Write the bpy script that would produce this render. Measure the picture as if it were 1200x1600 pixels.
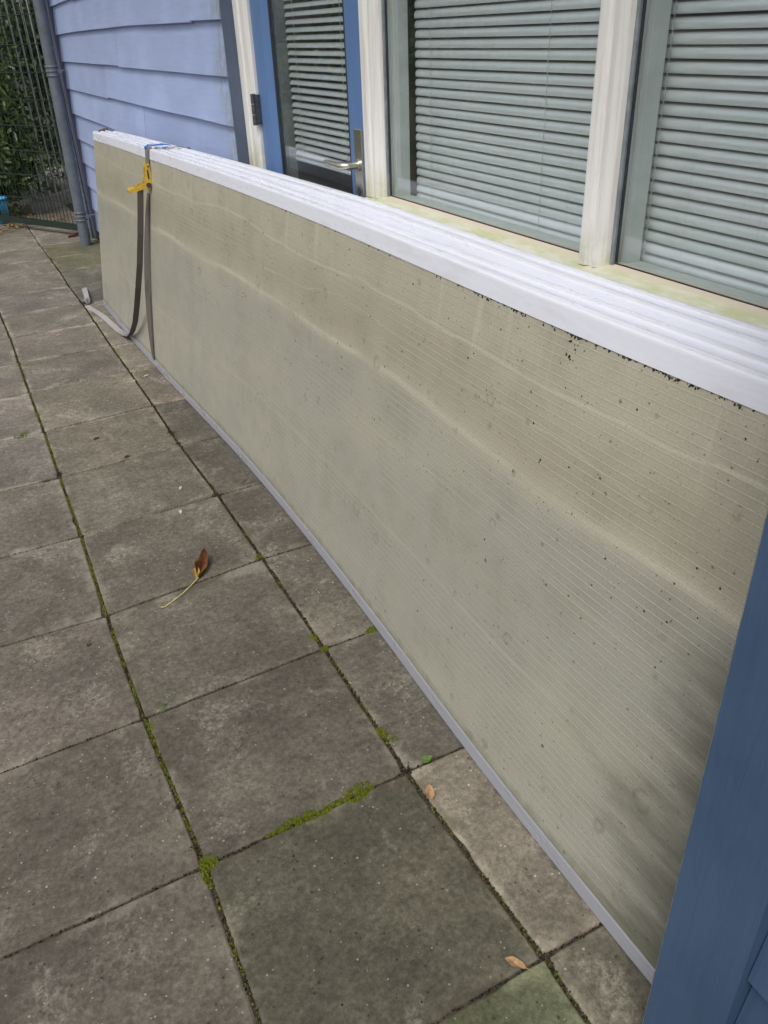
import bpy, bmesh, math, random
from math import sin, cos, pi, radians, sqrt
from mathutils import Vector, Matrix, noise as mnoise

# ------------------------------------------------------------------ scene, camera, sky, sun
for o in list(bpy.data.objects):
    bpy.data.objects.remove(o, do_unlink=True)
scn = bpy.context.scene
COL = scn.collection
random.seed(7)

cam_d = bpy.data.cameras.new('camera')
cam = bpy.data.objects.new('camera', cam_d)
COL.objects.link(cam)
scn.camera = cam
PITCH, ROLL, YAW, CAM_H = 0.5394, -0.0403, 0.4575, 1.4901
fw = Vector((sin(YAW) * cos(PITCH), cos(YAW) * cos(PITCH), -sin(PITCH)))
r0 = Vector((cos(YAW), -sin(YAW), 0))
u0 = r0.cross(fw)
rt = cos(ROLL) * r0 + sin(ROLL) * u0
up = -sin(ROLL) * r0 + cos(ROLL) * u0
cam.matrix_world = Matrix(((rt.x, up.x, -fw.x, 0), (rt.y, up.y, -fw.y, 0), (rt.z, up.z, -fw.z, CAM_H), (0, 0, 0, 1)))
cam_d.sensor_fit = 'VERTICAL'
cam_d.sensor_height = 36.0
cam_d.sensor_width = 27.0
cam_d.lens = 36.0 * 1260.0 / 1600.0
cam_d.clip_start = 0.05
cam_d.clip_end = 600

SUN_DIR = Vector((-0.42, -0.36, 0.83)).normalized()      # towards the sun
world = bpy.data.worlds.new('World')
scn.world = world
world.use_nodes = True
wn = world.node_tree.nodes
wl_ = world.node_tree.links
bg = wn['Background']
sky = wn.new('ShaderNodeTexSky')
sky.sky_type = 'NISHITA'
sky.sun_disc = False
sky.sun_elevation = math.asin(SUN_DIR.z)
sky.sun_rotation = math.atan2(SUN_DIR.x, SUN_DIR.y)
sky.dust_density = 5.0
sky.air_density = 1.0
sky.ozone_density = 1.0
hs = wn.new('ShaderNodeHueSaturation')                   # cloud cover: much greyer than a clear sky
hs.inputs['Saturation'].default_value = 0.30
wl_.new(sky.outputs[0], hs.inputs['Color'])
wl_.new(hs.outputs[0], bg.inputs['Color'])
bg.inputs['Strength'].default_value = 0.145

sun_d = bpy.data.lights.new('sun', 'SUN')
sun_d.energy = 0.95
sun_d.angle = radians(22)
sun_d.color = (1.0, 0.97, 0.92)
sun = bpy.data.objects.new('sun', sun_d)
COL.objects.link(sun)
sun.rotation_euler = SUN_DIR.to_track_quat('Z', 'Y').to_euler()

scn.view_settings.view_transform = 'Standard'
scn.view_settings.look = 'None'
scn.view_settings.gamma = 1.0
scn.view_settings.use_curve_mapping = False
scn.view_settings.exposure = 0.10
scn.cycles.max_bounces = 6
scn.cycles.diffuse_bounces = 3
scn.cycles.glossy_bounces = 3
scn.render.resolution_x = 768
scn.render.resolution_y = 1024


# ------------------------------------------------------------------ object helpers
def wloc(o):
    v = Vector((0, 0, 0))
    while o:
        v = v + o.location
        o = o.parent
    return v


class MB:
    """collects geometry in world coordinates; build() links it as one mesh object"""
    def __init__(s):
        s.v = []; s.f = []; s.m = []; s.uv = {}; s.smooth = []; s.col = None

    def add(s, verts, faces, mi=0, smooth=False, uvs=None):
        b = len(s.v)
        s.v += [tuple(x) for x in verts]
        for i, f in enumerate(faces):
            s.f.append([b + k for k in f]); s.m.append(mi); s.smooth.append(smooth)
            if uvs: s.uv[len(s.f) - 1] = [uvs[k] for k in f]
        return s

    def box(s, x0, x1, y0, y1, z0, z1, mi=0, bev=0.0):
        if bev <= 0:
            v = [(x, y, z) for x in (x0, x1) for y in (y0, y1) for z in (z0, z1)]
            f = [(0, 1, 3, 2), (4, 6, 7, 5), (0, 4, 5, 1), (2, 3, 7, 6), (0, 2, 6, 4), (1, 5, 7, 3)]
            return s.add(v, f, mi)
        bm = bmesh.new()
        bmesh.ops.create_cube(bm, size=1)
        for v in bm.verts:
            v.co = Vector((x0 + (x1 - x0) * (v.co.x + .5), y0 + (y1 - y0) * (v.co.y + .5), z0 + (z1 - z0) * (v.co.z + .5)))
        bmesh.ops.bevel(bm, geom=bm.edges[:], offset=bev, segments=2, affect='EDGES', profile=0.5)
        bm.verts.index_update()
        s.add([v.co for v in bm.verts], [[v.index for v in f.verts] for f in bm.faces], mi)
        bm.free()
        return s

    def prism_y(s, prof, y0, y1, mi=0):
        """closed (x,z) outline swept along y"""
        n = len(prof)
        v = [(x, y0, z) for x, z in prof] + [(x, y1, z) for x, z in prof]
        f = [(i, (i + 1) % n, n + (i + 1) % n, n + i) for i in range(n)] + [tuple(range(n))[::-1], tuple(range(n, 2 * n))]
        return s.add(v, f, mi)

    def prism_z(s, prof, z0, z1, mi=0):
        """closed (x,y) outline swept along z"""
        n = len(prof)
        v = [(x, y, z0) for x, y in prof] + [(x, y, z1) for x, y in prof]
        f = [(i, (i + 1) % n, n + (i + 1) % n, n + i) for i in range(n)] + [tuple(range(n))[::-1], tuple(range(n, 2 * n))]
        return s.add(v, f, mi)

    def tube(s, pts, r, n=8, mi=0, smooth=True, caps=True):
        pts = [Vector(p) for p in pts]
        rr = r if isinstance(r, (list, tuple)) else [r] * len(pts)
        V = []
        ref = None
        for i, p in enumerate(pts):
            t = (pts[min(i + 1, len(pts) - 1)] - pts[max(i - 1, 0)]).normalized()
            if ref is None:
                ref = Vector((0, 0, 1)) if abs(t.z) < .9 else Vector((1, 0, 0))
            a = (ref - t * ref.dot(t)).normalized()
            ref = a
            b = t.cross(a)
            for k in range(n):
                an = 2 * pi * k / n
                V.append(p + (a * cos(an) + b * sin(an)) * rr[i])
        F = []
        for i in range(len(pts) - 1):
            for k in range(n):
                F.append((i * n + k, i * n + (k + 1) % n, (i + 1) * n + (k + 1) % n, (i + 1) * n + k))
        s.add(V, F, mi, smooth)
        if caps:
            s.add(V[:n], [tuple(range(n))[::-1]], mi)
            s.add(V[-n:], [tuple(range(n))], mi)
        return s

    def ribbon(s, pts, wv, th, mi=0):
        """flat webbing: centre points, half-width vectors, thickness"""
        pts = [Vector(p) for p in pts]
        V = []
        for i, p in enumerate(pts):
            t = (pts[min(i + 1, len(pts) - 1)] - pts[max(i - 1, 0)]).normalized()
            w = Vector(wv[i])
            nn = t.cross(w).normalized() * th * .5
            V += [p - w - nn, p + w - nn, p + w + nn, p - w + nn]
        F = []
        for i in range(len(pts) - 1):
            for k in range(4):
                F.append((i * 4 + k, i * 4 + (k + 1) % 4, i * 4 + 4 + (k + 1) % 4, i * 4 + 4 + k))
        F += [(3, 2, 1, 0), tuple(len(V) - 4 + k for k in range(4))]
        return s.add(V, F, mi)

    def mesh(s, name, mats, origin=Vector((0, 0, 0))):
        me = bpy.data.meshes.new(name)
        me.from_pydata([(x - origin[0], y - origin[1], z - origin[2]) for x, y, z in s.v], [], s.f)
        for m in (mats if isinstance(mats, (list, tuple)) else [mats]):
            me.materials.append(m)
        me.polygons.foreach_set('material_index', s.m)
        me.polygons.foreach_set('use_smooth', s.smooth)
        if s.uv:
            ul = me.uv_layers.new(name='UVMap')
            for p in me.polygons:
                if p.index in s.uv:
                    for li, uv in zip(p.loop_indices, s.uv[p.index]):
                        ul.data[li].uv = uv
        if s.col:
            at = me.attributes.new('tint', 'FLOAT', 'POINT')
            at.data.foreach_set('value', s.col)
        me.update()
        return me

    def build(s, name, mats, parent=None, fix=False):
        me = s.mesh(name, mats, wloc(parent))
        if fix:
            bm = bmesh.new(); bm.from_mesh(me)
            bmesh.ops.recalc_face_normals(bm, faces=bm.faces[:])
            bm.to_mesh(me); bm.free()
        o = bpy.data.objects.new(name, me)
        COL.objects.link(o)
        o.parent = parent
        return o


def link_mesh(name, me, parent, loc, rot=(0, 0, 0)):
    o = bpy.data.objects.new(name, me)
    COL.objects.link(o)
    o.parent = parent
    o.location = Vector(loc) - wloc(parent)
    o.rotation_euler = rot
    return o


def tag(o, label=None, cat=None, group=None, kind=None):
    if label: o['label'] = label
    if cat: o['category'] = cat
    if group: o['group'] = group
    if kind: o['kind'] = kind
    return o


def thing(name, loc, label, cat, group=None):
    o = bpy.data.objects.new(name, None)
    o.empty_display_size = 0.1
    COL.objects.link(o)
    o.location = loc
    return tag(o, label, cat, group)


# ------------------------------------------------------------------ material helpers
class NT:
    def __init__(s, name):
        s.mat = bpy.data.materials.new(name)
        s.mat.use_nodes = True
        s.t = s.mat.node_tree
        s.bsdf = s.t.nodes['Principled BSDF']
        s.out = s.t.nodes['Material Output']

    def n(s, typ, **kw):
        x = s.t.nodes.new(typ)
        for k, v in kw.items():
            setattr(x, k, v)
        return x

    def set(s, sock, val):
        if val is None: return
        if hasattr(val, 'is_output'):
            s.t.links.new(val, sock)
        else:
            if isinstance(val, (tuple, list)) and sock.type == 'RGBA' and len(val) == 3:
                val = (*val, 1)
            sock.default_value = val

    def math(s, op, a, b=None, c=None, clamp=False):
        x = s.n('ShaderNodeMath', operation=op, use_clamp=clamp)
        s.set(x.inputs[0], a); s.set(x.inputs[1], b)
        if c is not None: s.set(x.inputs[2], c)
        return x.outputs[0]

    def vmath(s, op, a, b=None):
        x = s.n('ShaderNodeVectorMath', operation=op)
        s.set(x.inputs[0], a); s.set(x.inputs[1], b)
        return x.outputs[0]

    def mix(s, f, a, b, mode='MIX'):
        x = s.n('ShaderNodeMix', data_type='RGBA', blend_type=mode)
        s.set(x.inputs[0], f); s.set(x.inputs[6], a); s.set(x.inputs[7], b)
        return x.outputs[2]

    def noise(s, vec, scale, detail=4, rough=.55, dist=0.0):
        x = s.n('ShaderNodeTexNoise')
        s.set(x.inputs['Vector'], vec)
        x.inputs['Scale'].default_value = scale; x.inputs['Detail'].default_value = detail
        x.inputs['Roughness'].default_value = rough; x.inputs['Distortion'].default_value = dist
        return x.outputs[0]

    def vor(s, vec, scale, out='Distance', feature='F1', rand=1.0):
        x = s.n('ShaderNodeTexVoronoi', feature=feature)
        s.set(x.inputs['Vector'], vec)
        x.inputs['Scale'].default_value = scale
        x.inputs['Randomness'].default_value = rand
        return x.outputs[out]

    def ramp(s, f, lo, hi, a=0.0, b=1.0):
        x = s.n('ShaderNodeMapRange', interpolation_type='SMOOTHSTEP')
        s.set(x.inputs[0], f)
        x.inputs[1].default_value = lo; x.inputs[2].default_value = hi
        x.inputs[3].default_value = a; x.inputs[4].default_value = b
        return x.outputs[0]

    def pos(s):
        return s.n('ShaderNodeNewGeometry').outputs['Position']

    def obj(s):
        return s.n('ShaderNodeTexCoord').outputs['Object']

    def uv(s):
        return s.n('ShaderNodeTexCoord').outputs['UV']

    def oinfo(s, k):
        return s.n('ShaderNodeObjectInfo').outputs[k]

    def scalev(s, vec, sc):
        return s.vmath('MULTIPLY', vec, sc)

    def sep(s, vec):
        x = s.n('ShaderNodeSeparateXYZ'); s.set(x.inputs[0], vec)
        return x.outputs

    def comb(s, x, y, z):
        c = s.n('ShaderNodeCombineXYZ')
        s.set(c.inputs[0], x); s.set(c.inputs[1], y); s.set(c.inputs[2], z)
        return c.outputs[0]

    def bump(s, h, strength=.3, dist=.002, prev=None):
        x = s.n('ShaderNodeBump')
        x.inputs['Strength'].default_value = strength
        x.inputs['Distance'].default_value = dist
        s.set(x.inputs['Height'], h)
        if prev is not None: s.set(x.inputs['Normal'], prev)
        return x.outputs[0]

    def fin(s, color, rough=.5, normal=None, metal=0.0, spec=.5, **kw):
        b = s.bsdf
        s.set(b.inputs['Base Color'], color)
        s.set(b.inputs['Roughness'], rough)
        s.set(b.inputs['Metallic'], metal)
        s.set(b.inputs['Specular IOR Level'], spec)
        if normal is not None: s.set(b.inputs['Normal'], normal)
        return s.mat


def mat_concrete():
    m = NT('weathered concrete')
    P = m.vmath('ADD', m.pos(), m.scalev(m.comb(m.oinfo('Random'), m.oinfo('Random'), 0.0), (37.0, 19.0, 0)))
    W = m.pos()
    big = m.noise(P, 3.0, 6, .62)
    mid = m.noise(P, 14, 8, .74)
    fine = m.noise(P, 95, 6, .82)
    c = m.mix(m.ramp(big, .3, .72), (.118, .106, .089), (.208, .188, .158))
    c = m.mix(m.ramp(mid, .46, .66, 0, .48), c, (.085, .077, .063))
    # worn pale scuffs, broken up by the grain
    sc = m.math('MULTIPLY', m.ramp(m.noise(P, 4.2, 9, .78, .6), .52, .64), m.ramp(m.noise(P, 70, 6, .8), .40, .58))
    c = m.mix(m.math('MULTIPLY', sc, .60), c, (.40, .37, .325))
    al = m.ramp(m.noise(W, 1.7, 6, .6), .50, .72, 0, .30)
    c = m.mix(al, c, (.100, .104, .062))
    # sandy grain
    gr = m.math('MULTIPLY', m.ramp(fine, .34, .66, .72, 1.22), m.ramp(m.noise(P, 48, 5, .7), .34, .68, .82, 1.16))
    c = m.mix(1.0, c, m.comb(gr, gr, gr), 'MULTIPLY')
    # scattered pale aggregate and small pits
    v1 = m.n('ShaderNodeTexVoronoi'); m.set(v1.inputs['Vector'], P); v1.inputs['Scale'].default_value = 150
    vc = m.sep(v1.outputs['Color'])
    g = m.math('MULTIPLY', m.math('LESS_THAN', v1.outputs['Distance'], m.math('MULTIPLY', vc[1], .42)), m.math('GREATER_THAN', vc[0], .955))
    c = m.mix(m.math('MULTIPLY', g, .7), c, (.50, .47, .42))
    v2 = m.n('ShaderNodeTexVoronoi'); m.set(v2.inputs['Vector'], m.vmath('ADD', P, m.scalev(m.comb(mid, fine, 0.0), (.02, .012, 0)))); v2.inputs['Scale'].default_value = 75
    vd = m.sep(v2.outputs['Color'])
    d = m.math('MULTIPLY', m.ramp(v2.outputs['Distance'], .08, .30, 1, 0), m.math('GREATER_THAN', vd[1], .90))
    c = m.mix(m.math('MULTIPLY', d, .6), c, (.035, .032, .028))
    # dirt and pale bloom towards the joints (uv 0..1 over the tile)
    u = m.sep(m.uv())
    ex = m.math('MINIMUM', m.math('MINIMUM', u[0], m.math('SUBTRACT', 1.0, u[0])), m.math('MINIMUM', u[1], m.math('SUBTRACT', 1.0, u[1])))
    e = m.ramp(m.math('ADD', ex, m.math('MULTIPLY', m.math('SUBTRACT', mid, .5), .30)), -.01, .07, .65, 0)
    ecol = m.mix(m.ramp(m.noise(W, 6.0, 5, .6), .42, .58), (.105, .088, .066), (.33, .30, .255))
    c = m.mix(m.math('MULTIPLY', e, m.ramp(fine, .3, .6, .5, 1)), c, ecol)
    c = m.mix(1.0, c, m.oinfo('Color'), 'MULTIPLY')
    h = m.math('ADD', fine, m.math('ADD', m.math('MULTIPLY', mid, .8), m.math('MULTIPLY', d, -.8)))
    return m.fin(c, m.ramp(big, .3, .7, .80, .95), m.bump(h, .8, .0030), spec=.3)


def mat_soil():
    m = NT('joint soil')
    P = m.pos()
    n1 = m.noise(P, 60, 6, .7); n2 = m.noise(P, 4, 4)
    c = m.mix(m.ramp(n1, .3, .7), (.040, .032, .024), (.115, .094, .072))
    c = m.mix(m.ramp(n2, .5, .65, 0, .55), c, (.045, .055, .016))
    return m.fin(c, .95, m.bump(n1, .8, .006), spec=.1)


def mat_ground():
    m = NT('garden soil')
    P = m.pos()
    n1 = m.noise(P, 9, 6, .7); n2 = m.noise(P, .6, 4)
    c = m.mix(m.ramp(n1, .3, .7), (.03, .024, .016), (.09, .07, .05))
    c = m.mix(m.ramp(n2, .4, .6), c, (.045, .065, .022))
    return m.fin(c, .95, m.bump(n1, .6, .02), spec=.1)


def mat_tint(name, a, b, rough=.8, spec=.2, trans=0.0):
    m = NT(name)
    t = m.n('ShaderNodeAttribute', attribute_name='tint').outputs['Fac']
    c = m.mix(t, a, b)
    if trans > 0:
        m.fin(c, rough, spec=spec)
        tr = m.n('ShaderNodeBsdfTranslucent'); m.set(tr.inputs[0], m.mix(.5, c, (.10, .16, .02)))
        ms = m.n('ShaderNodeMixShader'); ms.inputs[0].default_value = trans
        m.t.links.new(m.bsdf.outputs[0], ms.inputs[1]); m.t.links.new(tr.outputs[0], ms.inputs[2])
        m.t.links.new(ms.outputs[0], m.out.inputs[0])
        return m.mat
    return m.fin(c, rough, spec=spec)


def mat_wood(name, base, dark, axis='Y', weather=.25, rough=.55, green=0.0):
    """painted timber, grain along an axis"""
    m = NT(name)
    P = m.pos()
    P = m.vmath('ADD', P, m.scalev(m.comb(m.oinfo('Random'), m.oinfo('Random'), m.oinfo('Random')), (3.0, 11.0, 5.0)))
    st = {'Y': (22, 1.3, 22), 'Z': (22, 22, 1.3)}[axis]
    g = m.noise(m.scalev(P, st), 3.0, 6, .65, .6)
    g2 = m.noise(m.scalev(P, tuple(x * 3 for x in st)), 4.0, 4, .6)
    big = m.noise(P, 3.2, 5, .6)
    c = m.mix(m.ramp(g, .35, .7, 0, .5), base, dark)
    c = m.mix(m.ramp(big, .4, .7, 0, weather), c, tuple(min(1, x * 1.35 + .03) for x in base))
    c = m.mix(m.ramp(m.noise(P, 9, 6, .7), .60, .75, 0, weather), c, dark)
    br = m.math('MULTIPLY_ADD', m.oinfo('Random'), .16, .92)
    c = m.mix(1.0, c, m.comb(br, br, br), 'MULTIPLY')
    if green > 0:
        gm = m.math('MULTIPLY', m.ramp(m.math('MULTIPLY_ADD', m.noise(P, 7, 5, .65), .5, m.sep(m.pos())[1]), 3.60, 3.90, 1, 0), m.ramp(m.noise(P, 26, 4), .30, .6))
        c = m.mix(m.math('MULTIPLY', gm, green), c, (.20, .23, .12))
    vn = m.n('ShaderNodeTexVoronoi'); m.set(vn.inputs['Vector'], P); vn.inputs['Scale'].default_value = 21
    nick = m.math('MULTIPLY', m.ramp(m.math('MULTIPLY_ADD', g2, .12, vn.outputs['Distance']), .09, .15, 1, 0), m.math('GREATER_THAN', m.sep(vn.outputs['Color'])[0], .90))
    c = m.mix(m.math('MULTIPLY', nick, .45), c, tuple(min(1, x * 1.6 + .05) for x in base))
    h = m.math('ADD', m.math('MULTIPLY', g, .8), m.math('SUBTRACT', m.math('MULTIPLY', g2, .6), nick))
    return m.fin(c, m.ramp(big, .3, .7, rough - .06, rough + .12), m.bump(h, .5, .0018), spec=.4)


def mat_cream():
    m = NT('cream frame paint')
    P = m.pos()
    z = m.sep(P)[2]
    n = m.noise(P, 14, 6, .7)
    st = m.noise(m.scalev(P, (60, 60, 3)), 1.0, 5, .65)
    c = m.mix(m.ramp(st, .42, .72, 0, .6), (.83, .82, .79), (.58, .56, .50))
    c = m.mix(m.ramp(m.noise(m.scalev(P, (30, 30, 1.2)), 1.0, 5, .7), .55, .75, 0, .5), c, (.40, .36, .27))
    # algae close above the sill
    low = m.math('MULTIPLY', m.ramp(z, 1.05, 1.16, 1, 0), m.ramp(n, .35, .62))
    c = m.mix(m.math('MULTIPLY', low, .6), c, (.42, .43, .20))
    return m.fin(c, .5, m.bump(n, .12, .001), spec=.4)


def mat_sill():
    m = NT('algae stained sill')
    P = m.pos()
    n = m.noise(m.scalev(P, (1, .35, 1)), 30, 6, .7)
    x = m.sep(P)[0]
    c = m.mix(m.ramp(n, .35, .65), (.66, .645, .55), (.52, .545, .33))
    edge = m.ramp(m.math('ADD', x, m.math('MULTIPLY', m.math('SUBTRACT', n, .5), .02)), 1.138, 1.158)
    c = m.mix(m.math('MULTIPLY', edge, .8), c, (.66, .56, .46))
    return m.fin(c, .75, m.bump(n, .4, .002), spec=.2)


def mat_plain(name, col, rough=.5, metal=0.0, spec=.5, nsc=40, var=.25, bump=.1):
    m = NT(name)
    P = m.pos()
    n = m.noise(P, nsc, 5, .65)
    c = m.mix(m.ramp(n, .3, .7), tuple(x * (1 - var) for x in col), tuple(min(1, x * (1 + var * .5)) for x in col))
    return m.fin(c, rough, m.bump(n, bump, .001) if bump else None, metal, spec)


def mat_glass():
    m = NT('window glass')
    lw = m.n('ShaderNodeLayerWeight')                      # Schlick reflectance of a double pane
    sch = m.math('MULTIPLY_ADD', m.math('POWER', lw.outputs['Facing'], 4.6), .90, .085)
    tr = m.n('ShaderNodeBsdfTransparent'); tr.inputs[0].default_value = (.945, .970, .972, 1)
    gl = m.n('ShaderNodeBsdfGlossy'); gl.inputs['Roughness'].default_value = .012
    gl.inputs[0].default_value = (1, 1, 1, 1)
    wob = m.noise(m.pos(), 2.0, 2)
    m.set(gl.inputs['Normal'], m.bump(wob, .05, .01))
    # film of dust and dried runs on the pane
    P = m.pos()
    run = m.noise(m.scalev(P, (40, 45, 2.5)), 1.0, 5, .7)
    smear = m.math('MULTIPLY', m.ramp(run, .52, .78), m.ramp(m.noise(P, 7, 4), .4, .65))
    df = m.n('ShaderNodeBsdfDiffuse'); df.inputs[0].default_value = (.6, .62, .58, 1)
    ms = m.n('ShaderNodeMixShader')
    m.set(ms.inputs[0], sch)
    m.t.links.new(tr.outputs[0], ms.inputs[1]); m.t.links.new(gl.outputs[0], ms.inputs[2])
    m2 = m.n('ShaderNodeMixShader')
    m.set(m2.inputs[0], m.math('MULTIPLY_ADD', smear, .10, .015))
    m.t.links.new(ms.outputs[0], m2.inputs[1]); m.t.links.new(df.outputs[0], m2.inputs[2])
    m.t.links.new(m2.outputs[0], m.out.inputs[0])
    return m.mat


def mat_sheet():
    """greenish algae-filmed twin-wall polycarbonate; uv in metres: u along, v up"""
    m = NT('dirty polycarbonate')
    UV = m.uv()
    s = m.sep(UV)
    u, v = s[0], s[1]
    lowf = m.noise(m.comb(m.math('MULTIPLY', u, .8), m.math('MULTIPLY', v, 1.6), 0.0), 1.6, 5, .6)
    n1 = m.noise(UV, 5, 6, .65)
    fine = m.noise(UV, 190, 3, .7)
    c_low = (.392, .386, .335)
    c_up = (.530, .490, .388)
    # water line near v = .72 that wanders a little
    wob = m.math('MULTIPLY', m.math('SUBTRACT', m.noise(m.comb(u, 0.0, 3.0), 1.1, 5, .6), .5), .16)
    vl = m.math('ADD', v, wob)
    base = m.mix(m.ramp(vl, .66, .735), tuple(x * .95 for x in c_low), tuple(x * .95 for x in c_up))
    # browner belts
    belt = m.math('MULTIPLY', m.ramp(vl, .70, .78), m.ramp(m.math('ADD', vl, m.math('MULTIPLY', lowf, .12)), 1.02, .86))
    base = m.mix(m.math('MULTIPLY', belt, .6), base, (.320, .284, .205))
    base = m.mix(m.ramp(lowf, .38, .68, 0, .55), base, (.47, .45, .35))
    base = m.mix(m.ramp(n1, .42, .70, 0, .46), base, (.285, .275, .216))
    base = m.mix(m.ramp(m.noise(m.comb(m.math('MULTIPLY', u, 2.0), m.math('MULTIPLY', v, 14.0), 1.0), 2.0, 5, .6), .45, .7, 0, .28), base, (.44, .42, .33))
    # thin pale tide lines
    def tide(center, amp, seed, w, k):
        wb = m.math('MULTIPLY', m.math('SUBTRACT', m.noise(m.comb(u, 0.0, seed), 1.1, 4, .5), .5), amp)
        d = m.math('ABSOLUTE', m.math('SUBTRACT', m.math('ADD', v, wb), center))
        br = m.ramp(m.noise(m.comb(m.math('MULTIPLY', u, 2.2), seed, 0.0), 1.0, 4), .30, .60)
        return m.math('MULTIPLY', m.math('MULTIPLY', m.ramp(d, 0.0, w, 1, 0), br), k)
    for (cc, am, sd, w, k) in ((.715, .10, 3.0, .016, .7), (.915, .16, 9.0, .0065, .8), (.83, .20, 14.0, .005, .35), (.56, .12, 21.0, .006, .2), (.33, .1, 31.0, .010, .25)):
        base = m.mix(tide(cc, am, sd, w, k), base, (.60, .575, .46))
    # ribs every 20 mm
    ph = m.math('FRACT', m.math('MULTIPLY', v, 57.0))
    tri = m.math('ABSOLUTE', m.math('SUBTRACT', ph, .5))
    rib = m.ramp(tri, .0, .11, 1, 0)
    ribn = m.ramp(m.noise(m.comb(m.math('MULTIPLY', u, 1.3), m.math('MULTIPLY', v, 5.0), 7.0), 1.5, 4), .3, .6, .35, 1)
    base = m.mix(m.math('MULTIPLY', m.math('MULTIPLY', rib, ribn), .72), base, (.66, .635, .53))
    base = m.mix(m.math('MULTIPLY', m.ramp(tri, .11, .26, 1, 0), .16), base, (.22, .20, .14))
    # grit
    base = m.mix(m.ramp(fine, .35, .72, .22, 0), base, (.12, .115, .075))
    # droplet rings and blots
    def spots(scale, thr, r0_, r1_, ring, k, col, b):
        vo = m.n('ShaderNodeTexVoronoi')
        m.set(vo.inputs['Vector'], m.vmath('ADD', UV, m.scalev(m.comb(n1, m.noise(UV, 9, 3), 0.0), (.012, .03, 0))))
        vo.inputs['Scale'].default_value = scale
        pick = m.math('GREATER_THAN', m.sep(vo.outputs['Color'])[0], thr)
        d = vo.outputs['Distance']
        rad = m.math('MULTIPLY_ADD', m.sep(vo.outputs['Color'])[1], r1_, r0_)
        dn = m.math('DIVIDE', d, rad)
        if ring:
            sh = m.ramp(m.math('ABSOLUTE', m.math('SUBTRACT', dn, 1.0)), .0, .30, 1, 0)
        else:
            sh = m.ramp(dn, .7, 1.1, 1, 0)
        brk = m.ramp(m.noise(UV, scale * 4, 3), .35, .6)
        return m.mix(m.math('MULTIPLY', m.math('MULTIPLY', m.math('MULTIPLY', sh, pick), brk), k), b, col)
    base = spots(9, .48, .06, .16, True, .42, (.12, .115, .075), base)
    base = spots(8, .55, .03, .10, False, .28, (.15, .145, .10), base)
    base = spots(19, .50, .05, .17, False, .42, (.17, .165, .11), base)
    base = spots(30, .52, .05, .09, False, .80, (.045, .045, .03), base)
    base = spots(115, .62, .05, .16, False, .75, (.06, .058, .042), base)
    base = spots(60, .52, .06, .12, False, .85, (.04, .04, .028), base)
    # faint pale drips below the top edge
    dr = m.math('MULTIPLY', m.ramp(m.noise(m.comb(m.math('MULTIPLY', u, 26.0), m.math('MULTIPLY', v, 1.2), 2.0), 1.0, 4, .6), .56, .70), m.ramp(v, .78, 1.0))
    base = m.mix(m.math('MULTIPLY', dr, .30), base, (.60, .585, .50))
    dk = m.math('MULTIPLY', m.ramp(m.noise(m.comb(m.math('MULTIPLY', u, 17.0), m.math('MULTIPLY', v, 2.5), 5.0), 1.0, 6, .7), .55, .72), m.ramp(n1, .4, .6))
    base = m.mix(m.math('MULTIPLY', dk, .16), base, (.20, .185, .125))
    # grime on the near end and the foot
    gr = m.math('MULTIPLY', m.ramp(m.math('ADD', u, m.math('MULTIPLY', m.noise(m.comb(m.math('MULTIPLY', u, 1.6), m.math('MULTIPLY', v, 6.0), 0.0), 2.0, 5, .6), .50)), .73, 1.02, 1, 0), 1.0)
    base = m.mix(m.math('MULTIPLY', m.math('MULTIPLY', gr, m.ramp(v, .80, .55)), .85), base, (.085, .085, .065))
    ft = m.ramp(m.math('ADD', v, m.math('MULTIPLY', m.noise(UV, 24, 4), .05)), .055, .09, 1, 0)
    base = m.mix(m.math('MULTIPLY', ft, .6), base, (.13, .135, .07))
    h = m.math('ADD', m.math('MULTIPLY', rib, .7), m.math('MULTIPLY', fine, .3))
    return m.fin(base, m.ramp(n1, .3, .7, .30, .48), m.bump(h, .25, .0012), spec=.42)


def mat_pvc(name, col, dirt):
    m = NT(name)
    P = m.pos()
    n = m.noise(m.scalev(P, (40, 2.2, 40)), 1.0, 6, .65)
    n2 = m.noise(m.scalev(P, (9, 1.6, 9)), 3.0, 5, .6)
    c = m.mix(m.ramp(n, .4, .75, 0, .35), col, tuple(x * .88 for x in col))
    c = m.mix(m.ramp(n2, .50, .75, 0, dirt), c, (.40, .39, .36))
    v = m.n('ShaderNodeTexVoronoi'); m.set(v.inputs['Vector'], P); v.inputs['Scale'].default_value = 26
    sp = m.math('MULTIPLY', m.math('LESS_THAN', v.outputs['Distance'], .055), m.math('GREATER_THAN', m.sep(v.outputs['Color'])[0], .93))
    c = m.mix(m.math('MULTIPLY', sp, .8), c, (.07, .065, .05))
    return m.fin(c, m.ramp(n2, .3, .7, .22, .42), m.bump(n, .03, .001), spec=.5)


def mat_webbing():
    m = NT('grey webbing')
    P = m.pos()
    w = m.n('ShaderNodeTexWave', wave_type='BANDS', bands_direction='Z'); m.set(w.inputs['Vector'], P); w.inputs['Scale'].default_value = 260
    t = m.n('ShaderNodeAttribute', attribute_name='tint').outputs['Fac']
    c = m.mix(t, (.130, .116, .104), (.40, .385, .38))
    c = m.mix(m.ramp(w.outputs[1], .2, .8, 0, .3), c, (.05, .045, .04))
    return m.fin(c, .85, m.bump(w.outputs[1], .4, .0006), spec=.15)


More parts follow.
